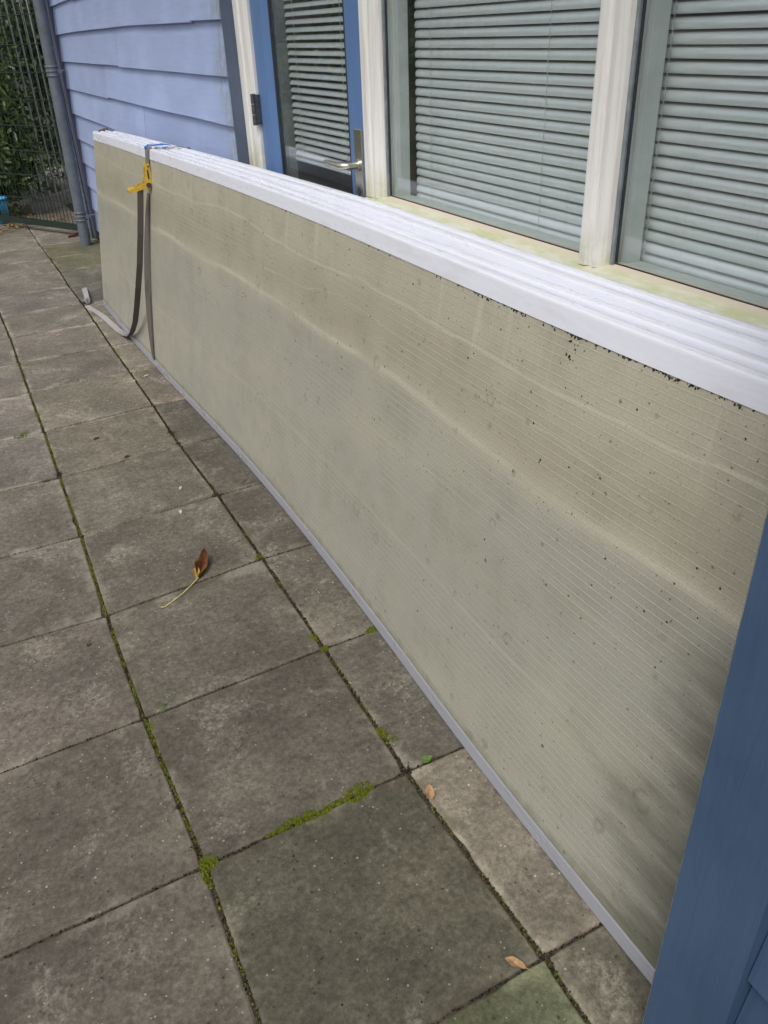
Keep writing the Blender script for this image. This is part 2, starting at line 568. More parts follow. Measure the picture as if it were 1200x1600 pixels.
M_TILE = mat_concrete()
M_SOIL = mat_soil()
M_GROUND = mat_ground()
M_MOSS = mat_tint('moss', (.055, .075, .008), (.205, .235, .025), .9, .1)
M_GRIT = mat_tint('joint grit', (.020, .015, .011), (.13, .105, .075), .95, .1)
M_SIDING = mat_wood('lavender blue siding paint', (.345, .418, .640), (.285, .345, .540), 'Y', .22, .62, .0)
M_SIDING_OLD = mat_wood('lavender blue siding paint with algae', (.345, .418, .640), (.285, .345, .540), 'Y', .22, .62, .55)
M_SLATE = mat_wood('slate blue return paint', (.095, .120, .180), (.065, .082, .125), 'Z', .35, .55, .0)
M_BLUE = mat_wood('door blue paint', (.120, .225, .450), (.100, .190, .390), 'Z', .12, .42, .0)
M_POST = mat_wood('corner board blue paint', (.046, .084, .158), (.034, .064, .124), 'Z', .25, .5, .0)
M_WORN = mat_plain('worn pale green edge', (.26, .31, .27), .7, 0, .3, 60, .4)
M_CREAM = mat_cream()
M_SILL = mat_sill()
M_GLASS = mat_glass()
M_GASKET_SHADE = mat_plain('dark gasket rubber and foot shade', (.03, .035, .04), .5)  # gasket rubber; also colours the painted shadow strip under the panel feet
M_GREYBEAD = mat_plain('grey glazing bead', (.23, .26, .28), .45)
M_INFRAME = mat_plain('inner frame paint', (.62, .66, .64), .5, 0, .4, 12, .1)
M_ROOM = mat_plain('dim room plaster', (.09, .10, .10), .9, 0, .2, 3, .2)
M_SLAT = mat_plain('aluminium slat enamel', (.95, .975, .985), .22, .30, 1.0, 6, .04, 0)
M_CORD = mat_plain('blind cord', (.55, .56, .55), .8)
M_STEEL = mat_plain('satin nickel', (.60, .58, .50), .28, .9, .5, 80, .12, .03)
M_IRON = mat_plain('tarnished hinge steel', (.11, .12, .14), .5, .6, .5, 90, .4, .3)
M_ZINC = mat_plain('weathered grey downpipe', (.130, .152, .175), .48, .1, .45, 14, .22, .12)
M_GATE = mat_plain('dark green coated steel', (.018, .034, .028), .34, 0, .5, 40, .3, .05)
M_RAIL = mat_plain('galvanised bar', (.42, .46, .45), .5, .3, .5, 30, .25, .1)
M_ROD = mat_plain('bright steel tube', (.42, .43, .46), .3, .7, .5, 30, .4, .1)
M_SHEET = mat_sheet()
M_PVC = mat_pvc('white edge profile', (.770, .785, .865), .24)
M_ALU = mat_pvc('grey foot profile', (.31, .315, .350), .08)
M_BROWN = mat_plain('brown end cap', (.10, .06, .05), .6)
M_LICHEN = mat_plain('black lichen', (.045, .043, .028), .95, 0, .1, 200, .5)
M_WEB = mat_webbing()
M_YELLOW = mat_plain('yellow painted ratchet', (.62, .42, .06), .35, 0, .5, 50, .2, .05)
M_AXLE = mat_plain('oily axle steel', (.09, .09, .09), .4, .6)
M_TAPE = mat_plain('blue plastic', (.02, .16, .50), .4, 0, .5, 30, .15, .05)
M_BIN = mat_plain('cyan blue tub plastic', (.06, .34, .60), .4, 0, .5, 10, .15, .05)
M_LEAFB = mat_plain('brown dry leaf', (.125, .048, .014), .4, 0, .3, 60, .5, .3)
M_LEAFT = mat_plain('tan dry leaf', (.40, .25, .13), .7, 0, .2, 90, .35, .3)
M_STALK = mat_plain('pale leaf stalk', (.58, .50, .17), .6, 0, .3, 60, .2)
M_FRESH = mat_plain('fresh weed green', (.105, .175, .045), .5, 0, .3, 120, .4, .3)
M_CHIP = mat_plain('pale wood chip', (.55, .47, .36), .8, 0, .2, 120, .3)
M_LAUREL = mat_tint('hedge leaf', (.040, .075, .022), (.210, .280, .100), .27, .5, .22)
M_BARK = mat_plain('dark bark', (.05, .038, .028), .9, 0, .1, 30, .5, .6)
M_KERB = mat_plain('pale concrete edging', (.33, .32, .30), .85, 0, .2, 18, .3, .4)
M_ROOF = mat_plain('grey roof felt', (.10, .10, .11), .9, 0, .2, 30, .3, .3)

# ------------------------------------------------------------------ ground and pavement
g = MB().add([(-150, -150, -.06), (150, -150, -.06), (150, 150, -.06), (-150, 150, -.06)], [(0, 1, 2, 3)])
tag(g.build('ground', M_GROUND), kind='structure')

bed = MB()
nx, ny = 12, 50
vv = [(-2.45 + 3.7 * i / nx, -1.4 + 14.4 * j / ny, -.0065 + .0015 * sin(i * 3.1 + j * 1.7)) for j in range(ny + 1) for i in range(nx + 1)]
bed.add(vv, [(j * (nx + 1) + i, j * (nx + 1) + i + 1, (j + 1) * (nx + 1) + i + 1, (j + 1) * (nx + 1) + i) for j in range(ny) for i in range(nx)], 0, True)
pavement = tag(bed.build('pavement', M_SOIL), 'grey concrete paving along the blue house', None, None, 'structure')

# joint crossings: columns (x) by rows (y)
AX = {0: (.113, 1.146), 1: (.099, 1.637), 2: (.098, 2.121), 3: (.108, 2.634), 4: (.109, 3.133), 5: (.113, 3.633), 6: (.112, 4.166), 7: (.115, 4.652), 8: (.117, 5.140)}
BX = {-1: (.615, .652), 0: (.602, 1.159), 1: (.612, 1.657), 2: (.616, 2.175), 3: (.616, 2.666), 4: (.606, 3.167), 5: (.611, 3.666), 6: (.611, 4.172), 7: (.609, 4.662), 8: (.612, 5.175), 9: (.615, 5.64), 10: (.608, 6.134)}
LX = {0: -.012, 1: -.02, 2: .0, 3: .09, 4: .04}
ROWS = range(-5, 23)


def crossing(col, k):
    y = 1.151 + .5 * k
    if col == 2: return AX.get(k, (.109 + .004 * sin(k * 2.1), y - .006))
    if col == 3: return BX.get(k, (.610 + .004 * sin(k * 1.3), y + .012 - .012 * (k > 10)))
    if col == 4: return (1.110, BX.get(k, (0, y + .014))[1] + .006 * sin(k * 2.7))
    return (.109 - .5 * (2 - col) + .004 * sin(k * 1.9 + col), y - .02 * (2 - col) + .008 * sin(k * 3.3 + col * 2))


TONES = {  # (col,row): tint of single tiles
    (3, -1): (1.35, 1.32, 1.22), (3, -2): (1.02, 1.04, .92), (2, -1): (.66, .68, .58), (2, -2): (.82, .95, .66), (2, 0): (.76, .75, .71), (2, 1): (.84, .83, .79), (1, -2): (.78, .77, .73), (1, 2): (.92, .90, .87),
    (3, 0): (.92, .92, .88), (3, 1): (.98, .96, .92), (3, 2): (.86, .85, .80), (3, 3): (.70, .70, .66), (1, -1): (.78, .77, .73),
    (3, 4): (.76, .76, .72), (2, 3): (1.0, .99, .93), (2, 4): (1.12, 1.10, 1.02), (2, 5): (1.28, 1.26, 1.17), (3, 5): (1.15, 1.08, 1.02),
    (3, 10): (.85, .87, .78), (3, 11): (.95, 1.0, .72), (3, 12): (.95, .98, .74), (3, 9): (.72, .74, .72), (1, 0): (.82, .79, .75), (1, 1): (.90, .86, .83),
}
rnd = random.Random(3)
for col in range(-3, 4):
    for k in ROWS:
        if col < 0 and k > 14: continue
        c4 = [crossing(col, k), crossing(col + 1, k), crossing(col + 1, k + 1), crossing(col, k + 1)]
        if col == 3 and k < -2: continue
        cx = sum(p[0] for p in c4) / 4; cy = sum(p[1] for p in c4) / 4
        near = (k < 7)
        ns = 13 if near else 3
        ring = []
        for e in range(4):
            a = Vector(c4[e]); b = Vector(c4[(e + 1) % 4])
            d = (b - a).normalized(); nrm = Vector((-d.y, d.x))
            gap = (.0024, .0046, .0024, .0034)[e]
            for i in range(ns):
                t = i / ns
                # chipped, slightly ragged arris
                j = .0016 * mnoise.noise(Vector((a.x * 9 + t * 7, a.y * 9 + e * 3.1, col * 2.3 + k)))
                if near and rnd.random() < .05: j += rnd.uniform(.001, .0045)
                p = a + (b - a) * t + nrm * (gap + abs(j) * .9 + j * .4)
                if i == 0: p += (Vector((cx, cy)) - p).normalized() * rnd.uniform(.003, .008)
                ring.append(p)
        n = len(ring)
        cen = Vector((cx, cy))
        zt = rnd.uniform(-.0014, .0014); tx = rnd.uniform(-.003, .003); ty = rnd.uniform(-.003, .003)
        zf = lambda p: zt + tx * (p.x - cx) + ty * (p.y - cy)
        top = [(p + (cen - p).normalized() * .0055) for p in ring]
        mid = [(p + (cen - p).normalized() * .0018) for p in ring]
        V = [(p.x, p.y, zf(p)) for p in top] + [(p.x, p.y, zf(p) - .0016) for p in mid] + [(p.x, p.y, -.0048) for p in ring] + [(p.x, p.y, -.04) for p in ring]
        def uvq(x, y):
            return ((x - c4[0][0]) / (c4[1][0] - c4[0][0]), (y - c4[0][1]) / (c4[3][1] - c4[0][1]))
        U = [uvq(v[0], v[1]) for v in V]
        F = [tuple(range(n))]
        for l in range(3):
            F += [(l * n + i, (l + 1) * n + i, (l + 1) * n + (i + 1) % n, l * n + (i + 1) % n) for i in range(n)]
        t = MB().add([(x - cx, y - cy, z) for x, y, z in V], F, 0, False, U)
        o = link_mesh('paving_tile', t.mesh('paving_tile', M_TILE), pavement, (cx, cy, 0))
        b = rnd.uniform(.88, 1.08) * (1.0 if k < 3 else 1.14 if k < 5 else 1.28)  # farther rows coloured paler, standing in for the stronger light there
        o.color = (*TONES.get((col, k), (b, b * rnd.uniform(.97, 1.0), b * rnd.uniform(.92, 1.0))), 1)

# path past the gate and its low edging wall
path = MB().box(1.12, 3.0, 7.9, 13.0, -.05, -.008)
tag(path.build('garden_path', M_TILE), kind='structure')


# ------------------------------------------------------------------ house
house = thing('clapboard_house', (1.15, 4.0, 0), 'blue clapboard house with white framed windows and a blue glazed door', 'house')
SX = 1.075          # outer face of the far siding
FX = 1.125          # front of the white frames
YC = 3.395          # where siding stops and frames begin
YE = 7.55           # far end of the siding
HT = 2.75
core = MB()
core.box(1.106, 1.30, YC + .03, 7.74, 0, HT)                   # behind the siding
core.box(1.135, 1.30, .30, YC + .03, 0, 1.005)                 # below sills
core.box(1.135, 1.30, .30, YC + .03, 2.32, HT)                 # lintel
core.box(.69, 1.12, .06, .435, 0, HT)                          # projecting bay, far side
core.box(.69, 4.2, -2.6, .058, 0, HT)
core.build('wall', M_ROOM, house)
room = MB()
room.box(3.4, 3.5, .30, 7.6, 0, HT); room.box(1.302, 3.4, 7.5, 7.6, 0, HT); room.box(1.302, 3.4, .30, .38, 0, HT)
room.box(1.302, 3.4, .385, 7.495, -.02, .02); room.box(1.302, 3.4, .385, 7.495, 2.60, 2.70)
room.build('interior_wall', M_ROOM, house)
roof = MB().box(.58, 4.4, -2.8, 7.9, HT + .002, HT + .16)
roof.build('roof', M_ROOF, house)



def siding_board(z0, ya, yb, bow, mat, xf=SX, thick=.018, seed=0, h=.20):
    """lapped board: lip at z0, thinner top; gently bowed lower edge"""
    n = max(2, int((yb - ya) / .18))
    V = []
    for i in range(n + 1):
        y = ya + (yb - ya) * i / n
        t = (y - 3.4) / 4.15
        zz = z0 + bow * sin(pi * max(0, min(1, t))) + .0025 * mnoise.noise(Vector((y * 1.7, seed * 5.3, 0)))
        xo = .0025 * mnoise.noise(Vector((y * 1.1, seed * 3.7, 4)))
        V += [(xf + xo, y, zz + .002), (xf + .002 + xo, y, zz), (xf + thick, y, zz), (xf + .031, y, z0 + h), (xf + .0195 + xo, y, z0 + h)]
    F = []
    for i in range(n):
        for k in range(5):
            F.append((i * 5 + k, i * 5 + (k + 1) % 5, i * 5 + 5 + (k + 1) % 5, i * 5 + 5 + k))
    F += [(4, 3, 2, 1, 0), tuple(n * 5 + k for k in range(5))]
    return MB().add(V, F).build('siding_board', mat, house, fix=True)


PITCH_B = .1815
zs = [1.356 + PITCH_B * i for i in range(-8, 8)]
joints = {0: 5.40, -1: 5.912, 1: 3.80, -2: 5.003, 2: 6.6, -3: 4.3, -4: 6.2, 3: 5.1}
bows = {1: .014, 2: .018, 0: .002, -1: -.002, -2: -.002, 3: .01}
for i, z0 in zip(range(-8, 8), zs):
    if z0 < .02 or z0 > 2.6: continue
    bw = bows.get(i, 0)
    j = joints.get(i)
    if j:
        dz = .004 if i % 2 else -.004
        siding_board(z0 + dz, YC, j - .0015, bw, M_SIDING_OLD, seed=i)
        siding_board(z0 - dz * .5, j + .0015, YE, bw, M_SIDING, seed=i + 30)
    else:
        siding_board(z0, YC, YE, bw, M_SIDING_OLD, seed=i)
MB().box(1.058, 1.11, YE + .002, 7.745, .03, HT - .01, 0, .003).build('corner_board', mat_wood('grey lavender corner paint', (.150, .165, .235), (.11, .12, .175), 'Z', .3, .6), house)
# return face of the siding wall beside the frames
MB().box(SX + .0045, 1.16, YC - .010, YC - .001, 0, HT - .02).build('return_board', M_SLATE, house)
# projecting bay at the right: corner board with a worn edge, siding beyond
BX_, BYE = .640, .4432
cb = MB()
e = .0035
prof = [(BX_, .320), (BX_, BYE - e), (BX_ + e, BYE), (BX_ + .045, BYE), (BX_ + .045, .320)]
n = len(prof)
V = [(x, y, .012) for x, y in prof] + [(x, y, HT - .02) for x, y in prof]
for i in range(n):
    cb.add([V[i], V[(i + 1) % n], V[n + (i + 1) % n], V[n + i]], [(0, 1, 2, 3)], 1 if i == 1 else 0)
cb.add(V, [tuple(range(n))[::-1], tuple(range(n, 2 * n))])
cb.build('corner_board', [M_POST, M_WORN], house, fix=True)
MB().box(BX_ + .046, 1.12, .436, .4425, 0, HT - .02).build('return_board', M_POST, house)


def bay_board(z0, seed):
    V = []
    ya, yb, n = -2.4, .3185, 14
    for i in range(n + 1):
        y = ya + (yb - ya) * i / n
        zz = z0 + .004 * mnoise.noise(Vector((y * 2, seed * 4.1, 0)))
        xf = BX_ + .012
        V += [(xf, y, zz + .004), (xf + .004, y, zz), (xf + .02, y, zz), (xf + .038, y, z0 + .2), (xf + .022, y, z0 + .2)]
    F = []
    for i in range(n):
        for k in range(5):
            F.append((i * 5 + k, i * 5 + (k + 1) % 5, i * 5 + 5 + (k + 1) % 5, i * 5 + 5 + k))
    F += [(4, 3, 2, 1, 0), tuple(n * 5 + k for k in range(5))]
    MB().add(V, F).build('siding_board', M_POST, house, fix=True)


for i in range(14):
    bay_board(.055 + .1815 * i, i)

# --- door frame and door
GX = 1.165          # glass plane
jamb = MB()
jamb.prism_z([(FX, YC - .011), (FX, 3.340), (FX + .006, 3.334), (FX + .006, 3.300), (FX + .002, 3.295), (FX + .002, 3.275), (FX + .010, 3.252), (1.20, 3.252), (1.20, YC - .011)], .03, 2.32)
jamb.prism_z([(FX, 2.319), (1.20, 2.319), (1.20, 2.335), (FX + .022, 2.335), (FX + .012, 2.327)][::-1], .03, 2.32)
jamb.box(FX + .001, 1.20, 2.336, 3.251, 2.20, 2.319)
door_frame = jamb.build('door_frame', M_CREAM, house, fix=True)
DX = 1.145
leaf = MB()
leaf.prism_z([(DX, 3.249), (DX, 3.150), (DX + .003, 3.142), (GX - .004, 3.106), (GX + .024, 3.106), (GX + .024, 3.249)], .06, 2.19)
leaf.prism_z([(DX, 2.337), (DX, 2.455), (DX + .003, 2.461), (GX - .004, 2.485), (GX + .024, 2.485), (GX + .024, 2.337)], .06, 2.19)
leaf.box(DX + .001, GX + .023, 2.486, 3.105, .06, .72)
leaf.box(DX + .001, GX + .023, 2.486, 3.105, 2.07, 2.189)
door = leaf.build('door', M_BLUE, house, fix=True)
door['label'] = 'blue door with one tall pane and a metal lever handle'
MB().box(GX + .002, GX + .008, 2.4865, 3.1045, .722, 2.068).build('glass_pane', M_GLASS, door)
gk = MB()
gk.box(GX - .006, GX + .0015, 3.096, 3.1055, .722, 2.068); gk.box(GX - .006, GX + .0015, 2.4855, 2.494, .722, 2.068)
gk.build('gasket', M_GASKET_SHADE, door)
MB().box(GX + .0085, 1.215, 3.090, 3.104, .722, 2.068).build('inner_frame', M_GREYBEAD, door)
for zc in (1.245, 2.0, .35):
    h = MB()
    h.tube([(1.121, 3.249, zc - .053), (1.121, 3.249, zc - .018)], .0095, 12)
    h.tube([(1.121, 3.249, zc - .016), (1.121, 3.249, zc + .018)], .0095, 12)
    h.tube([(1.121, 3.249, zc + .020), (1.121, 3.249, zc + .053)], .0095, 12)
    h.box(1.124, 1.1436, 3.236, 3.2485, zc - .05, zc + .05)
    h.build('hinge', M_IRON, door)
pl = MB()
pl.box(1.1335, 1.1448, 2.356, 2.408, .985, 1.2385, 0, .0025)
plate = pl.build('handle_plate', M_STEEL, door)
kh = MB().tube([(1.1332, 2.382, 1.066), (1.1320, 2.382, 1.066)], .0105, 16)
kh.box(1.1322, 1.1333, 2.3775, 2.3865, 1.038, 1.060)
kh.build('keyhole', M_IRON, door)
hd = MB()
hp = [(1.134, 2.381, 1.139), (1.110, 2.381, 1.139), (1.090, 2.386, 1.139), (1.082, 2.398, 1.139), (1.080, 2.42, 1.139), (1.080, 2.46, 1.139), (1.081, 2.50, 1.1385), (1.083, 2.515, 1.138)]
hd.tube(hp, [.0115, .0105, .0112, .0115, .0108, .0105, .0102, .0075], 14)
hd.tube([(1.1334, 2.381, 1.139), (1.127, 2.381, 1.139)], .0165, 18)
hd.build('handle', M_STEEL, door)


# --- windows
def mullion(ya, yb, ny_):
    """moulded white post: ya far edge, yb near edge"""
    w = ya - yb
    return [(FX, ya), (FX, ya - .30 * w), (FX + .004, ya - .34 * w), (FX + .010, ya - .44 * w), (FX + .010, ya - .52 * w), (FX + .004, ya - .62 * w), (FX + .004, ya - .72 * w),
            (FX + .012, ya - .80 * w), (FX + .024, yb + .0035), (FX + .034, yb), (GX + .020, yb), (GX + .020, ya)]


def window(ya, yb, post):
    """ya far jamb edge of glass, yb near edge; post = (far, near) of the post on the far side"""
    f = MB()
    f.prism_z(mullion(post[0], post[1], 0), 1.060, 2.32)
    f.box(FX + .008, GX + .019, yb, ya - .001, 2.21, 2.319)
    w = f.build('window', M_CREAM, house, fix=True)
    s = MB()
    s.prism_y([(1.110, 1.006), (1.110, 1.050), (1.114, 1.054), (GX - .001, 1.0665), (GX + .019, 1.0665), (GX + .019, 1.006)], yb, post[0])
    s.build('sill', M_SILL, w, fix=True)
    b = MB()
    b.box(GX - .009, GX + .0015, ya - .010, ya - .0012, 1.068, 2.209)
    b.build('glazing_bead', M_GREYBEAD, w)
    k = MB()
    k.box(GX - .004, GX + .0015, ya - .0135, ya - .0102, 1.0705, 2.209)
    k.box(GX - .0015, GX + .0015, yb, ya - .0102, 1.0670, 1.0688)
    k.build('gasket', M_GASKET_SHADE, w)
    MB().box(GX + .002, GX + .008, yb, ya - .0012, 1.0675, 2.209).build('glass_pane', M_GLASS, w)
    i = MB()
    i.box(GX + .0202, 1.232, ya - .006, post[0] + .01, 1.0, 2.30)
    i.box(GX + .0205, 1.234, yb, ya - .0065, .995, 1.062)
    i.build('inner_frame', M_INFRAME, w)
    return w


w1 = window(2.243, 1.329, (2.3185, 2.243))
w1['label'] = 'white framed window nearest the door'
w2 = window(1.271, .445, (1.3285, 1.271))
w2['label'] = 'white framed window at the right edge'

# --- venetian blinds (each a thing, every slat a part)
def slat_mesh(L, width, tilt, sag=.0062):
    n = 6
    out = []; inn = []
    for i in range(n + 1):
        s = -width / 2 + width * i / n
        c = sag * (1 - (2 * s / width) ** 2)
        # outer edge (towards -x) hangs low
        x = s * cos(tilt) - c * sin(tilt)
        z = s * sin(tilt) + c * cos(tilt)
        out.append((x, z)); inn.append((x + .0004 * sin(tilt), z - .0004 * cos(tilt)))
    prof = out + inn[::-1]
    m = MB()
    N = len(prof)
    V = [(x, -L / 2, z) for x, z in prof] + [(x, L / 2, z) for x, z in prof]
    m.add(V, [(i, (i + 1) % N, N + (i + 1) % N, N + i) for i in range(N)], 0, True)
    m.add(V, [tuple(range(N))[::-1], tuple(range(N, 2 * N))])
    me = m.mesh('slat', M_SLAT)
    bm = bmesh.new(); bm.from_mesh(me); bmesh.ops.recalc_face_normals(bm, faces=bm.faces[:]); bm.to_mesh(me); bm.free()
    return me


def blind(x, ya, yb, z0, z1, tilt, label, cords, width=.0238, pitch=.0231, seed=1):
    root = thing('venetian_blind', (x, (ya + yb) / 2, z0), label, 'blind', 'silver venetian blinds')
    L = ya - yb
    me = slat_mesh(L, width, tilt)
    r = random.Random(seed)
    k = 0
    z = z0 + .02
    while z < z1 - .03:
        link_mesh('slat', me, root, (x + r.uniform(-.0006, .0006), (ya + yb) / 2 + r.uniform(-.0015, .0015), z + r.uniform(-.0006, .0006)), (r.uniform(-.0012, .0012), r.uniform(-.04, .04), 0))
        z += pitch
        k += 1
    MB().box(x - .012, x + .012, yb, ya, z0 - .006, z0 + .004, 0, .002).build('bottom_rail', M_SLAT, root)
    MB().box(x - .014, x + .014, yb, ya, z1 - .026, z1, 0, .002).build('head_rail', M_SLAT, root)
    for cy in cords:
        c = MB()
        c.tube([(x - .0125, cy, z0), (x - .0125, cy, z1 - .026)], .0007, 5)
        z = z0 + .02
        while z < z1 - .03:
            c.tube([(x - .0125, cy, z - .006), (x - .0165, cy, z - .009), (x - .0125, cy, z - .012)], .0006, 4)
            z += pitch
        c.build('ladder_cord', M_CORD, root)
    return root


blind(1.252, 2.222, 1.345, 1.040, 2.20, radians(62), 'silver venetian blind behind the window beside the door', (2.13, 1.62), seed=1)
blind(1.252, 1.290, .470, 1.046, 2.20, radians(62), 'silver venetian blind in the right hand window', (1.262, .86), seed=2)
blind(1.212, 3.066, 2.500, 1.086, 2.06, radians(36), 'silver venetian blind behind the glass of the blue door', (2.98, 2.60), seed=3)

# ------------------------------------------------------------------ downpipe
pipe_root = thing('downpipe', (.950, 7.45, 0), 'grey round downpipe standing at the far corner of the house', 'drain pipe')
pa = Vector((.950, 7.45, 0)); pb = Vector((.950 + .0225 * 2.75, 7.45, 2.75))
MB().tube([pa + Vector((0, 0, -.01)), pb], .044, 24).build('pipe', M_ZINC, pipe_root)
for zc in (.235, 1.30):
    c = pa + (pb - pa) * (zc / 2.75)
    q = MB()
    for dz in (-.03, .0, .03):
        q.tube([c + Vector((0, 0, dz - .008)), c + Vector((0, 0, dz - .004)), c + Vector((0, 0, dz + .004)), c + Vector((0, 0, dz + .008))], [.0455, .051, .051, .0455], 24)
    q.tube([c + Vector((0, 0, -.036)), c + Vector((0, 0, .036))], .0472, 24)
    q.tube([c + Vector((.045, 0, 0)), Vector((SX - .002, 7.44, c.z))], .005, 8)
    q.box(c.x + .030, c.x + .062, 7.385, 7.402, c.z - .012, c.z + .012)
    q.build('pipe_bracket', M_ZINC, pipe_root)

# ------------------------------------------------------------------ mesh gate at the far end
G0 = Vector((1.035, 7.72, 0)); GD = Vector((-.50, .866, 0))
gate = thing('mesh_gate', G0, 'dark green welded mesh gate standing beyond the downpipe', 'gate')
GW, GZ0, GZ1 = 1.25, .055, 1.95


def gp(s, z, off=0.0):
    return G0 + GD * s + Vector((.866, .50, 0)) * off + Vector((0, 0, z))


def gbar(s0, s1, z0, z1, t):
    V = [gp(s, z, o) for s in (s0, s1) for o in (-t, t) for z in (z0, z1)]
    return MB().add(V, [(0, 1, 3, 2), (4, 6, 7, 5), (0, 4, 5, 1), (2, 3, 7, 6), (0, 2, 6, 4), (1, 5, 7, 3)])


gbar(0.0, GW, GZ0, GZ0 + .05, .018).build('bottom_rail', M_GATE, gate, fix=True)
gbar(0.0, GW, GZ1, GZ1 + .05, .018).build('top_rail', M_GATE, gate, fix=True)
gbar(GW, GW + .04, GZ0, GZ1 + .05, .018).build('stile', M_GATE, gate, fix=True)
gbar(-.042, -.002, .02, GZ1 + .05, .018).build('stile', M_GATE, gate, fix=True)
wv = MB().tube([(0, 0, GZ0 + .05), (0, 0, GZ1)], .0028, 6).mesh('vertical_wire', M_GATE)
for i in range(1, 25):
    link_mesh('vertical_wire', wv, gate, gp(i * .05, 0))
wh = MB().tube([GD * .0, GD * GW], .0034, 6).mesh('horizontal_wire', M_GATE)
for i in range(1, 10):
    z = GZ0 + .05 + .2 * i - .02
    if z > GZ1: break
    for sgn in (-.0066, .0066):
        link_mesh('horizontal_wire', wh, gate, gp(0, z, sgn))
rod = MB()
rod.tube([(1.030, 7.60, .03), (1.034, 7.60, 2.3)], .011, 10)
tag(rod.build('steel_tube', M_ROD), 'thin bright steel tube upright between downpipe and siding', 'tube')

# low edging and railing beyond the gate
E0 = Vector((.80, 9.30, 0)); E1 = Vector((2.4, 11.15, 0))
ed = (E1 - E0).normalized(); en = Vector((-ed.y, ed.x, 0))
kb = MB()
V = [E0 + (E1 - E0) * s + en * o + Vector((0, 0, z)) for s in (0, 1) for o in (0, .08) for z in (-.05, .12)]
kb.add(V, [(0, 1, 3, 2), (4, 6, 7, 5), (0, 4, 5, 1), (2, 3, 7, 6), (0, 2, 6, 4), (1, 5, 7, 3)])
kerb = tag(kb.build('low_wall', M_KERB, None, fix=True), 'low pale concrete edging wall behind the mesh gate', 'wall')
rail = thing('railing', E0 + Vector((0, 0, .12)), 'galvanised bar railing on the low wall beyond the gate', 'railing')
rb = MB().box(-.011, .011, -.006, .006, 0, 2.2).mesh('bar', M_RAIL)
i = 0
s = .06
while s < (E1 - E0).length - .1:
    p = E0 + ed * s + en * .04
    o = link_mesh('bar', rb, rail, p + Vector((0, 0, .121)), (0, 0, math.atan2(ed.y, ed.x)))
    s += .118
L = (E1 - E0).length
for z in (.30, 2.25):
    b0 = E0 + en * .055 + Vector((0, 0, z)); b1 = E1 + en * .055 + Vector((0, 0, z))
    MB().tube([b0, b1], .012, 6).build('rail', M_RAIL, rail)

# ------------------------------------------------------------------ hedge plants
def leaf_cloud(rr, n, sampler, size, droop=.5):
    m = MB(); m.col = []
    for i in range(n):
        p, shade = sampler(rr)
        L = size * rr.uniform(.55, 1.25); w = L * rr.uniform(.30, .48)
        d = Vector((rr.gauss(0, 1), rr.gauss(0, 1), rr.gauss(-droop, .7))).normalized()
        q = d.cross(Vector((rr.gauss(0, 1), rr.gauss(0, 1), rr.gauss(.4, 1)))).normalized()
        nn = d.cross(q)
        a = p; b = p + d * L * .45 + q * w * .5 + nn * L * .06; c = p + d * L - nn * L * .05; e = p + d * L * .45 - q * w * .5 + nn * L * .06
        mid_ = p + d * L * .5
        m.v += [tuple(a), tuple(b), tuple(c), tuple(e), tuple(mid_)]
        k = len(m.v) - 5
        m.f += [[k, k + 1, k + 4], [k + 1, k + 2, k + 4], [k + 2, k + 3, k + 4], [k + 3, k, k + 4]]
        m.m += [0] * 4; m.smooth += [True] * 4
        t = max(0, min(1, rr.gauss(.38, .25))) if rr.random() > .06 else 1.0
        m.col += [t] * 5
    return m


def plant(name, base, boxes, n, size, label, stems, seed, group=None):
    rr = random.Random(seed)
    root = thing(name, base, label, 'hedge' if 'hedge' in name else 'bush', group)
    clumps = []
    for (c, ra, k) in boxes:
        clumps.append((Vector(c), Vector(ra), k))
    subs = []
    for c, ra, k in clumps:
        for _ in range(k):
            d = Vector((rr.gauss(0, 1), rr.gauss(0, 1), rr.gauss(0, 1))).normalized() * rr.uniform(.45, 1.0)
            subs.append((c + Vector((d.x * ra.x, d.y * ra.y, d.z * ra.z)), rr.uniform(.14, .30)))

    def smp(r):
        c, rad = subs[r.randrange(len(subs))]
        d = Vector((r.gauss(0, 1), r.gauss(0, 1), r.gauss(0, 1))).normalized() * (r.random() ** .45) * rad
        p = c + d
        if p.z < .02: p.z = abs(p.z) + .02
        return p, 0
    leaf_cloud(rr, n, smp, size).build('crown', M_LAUREL, root)
    for (a, b) in stems:
        a = Vector(a); b = Vector(b)
        pts = [a + (b - a) * t + Vector((rr.uniform(-.03, .03), rr.uniform(-.03, .03), 0)) * (t > 0) for t in (0, .25, .5, .75, 1)]
        MB().tube(pts, [.022, .018, .014, .010, .006], 7).build('trunk', M_BARK, root)
    return root


# bush in front of the railing, at the left edge of the picture
plant('laurel_bush', (.40, 9.45, 0), [((.60, 9.20, .75), (.20, .18, .58), 40), ((.58, 9.45, 1.65), (.22, .25, .60), 30), ((.40, 9.45, .6), (.25, .25, .6), 26), ((.35, 9.6, 1.5), (.3, .3, .8), 16)], 11000, .085,
      'leafy green bush pressed against the mesh gate at the left', [((.45, 9.45, 0), (.72, 9.5, 1.9)), ((.35, 9.55, 0), (.35, 9.6, 2.1)), ((.50, 9.5, 0), (.62, 9.45, 1.4))], 11)
# dark hedge behind the railing
plant('ivy_hedge', (1.0, 10.7, 0), [((.55, 10.35, 1.0), (.5, .35, 1.1), 40), ((1.2, 10.75, .95), (.55, .35, 1.05), 40), ((1.6, 11.2, 1.9), (.6, .4, .9), 26), ((.8, 10.7, 2.2), (.8, .4, .7), 34)], 15000, .095,
      'dark ivy hedge filling the view behind the bar railing', [((1.0, 10.75, 0), (.95, 10.7, 2.3)), ((.6, 10.5, 0), (.5, 10.4, 2.2)), ((1.5, 11.0, 0), (1.6, 11.1, 2.4))], 12)
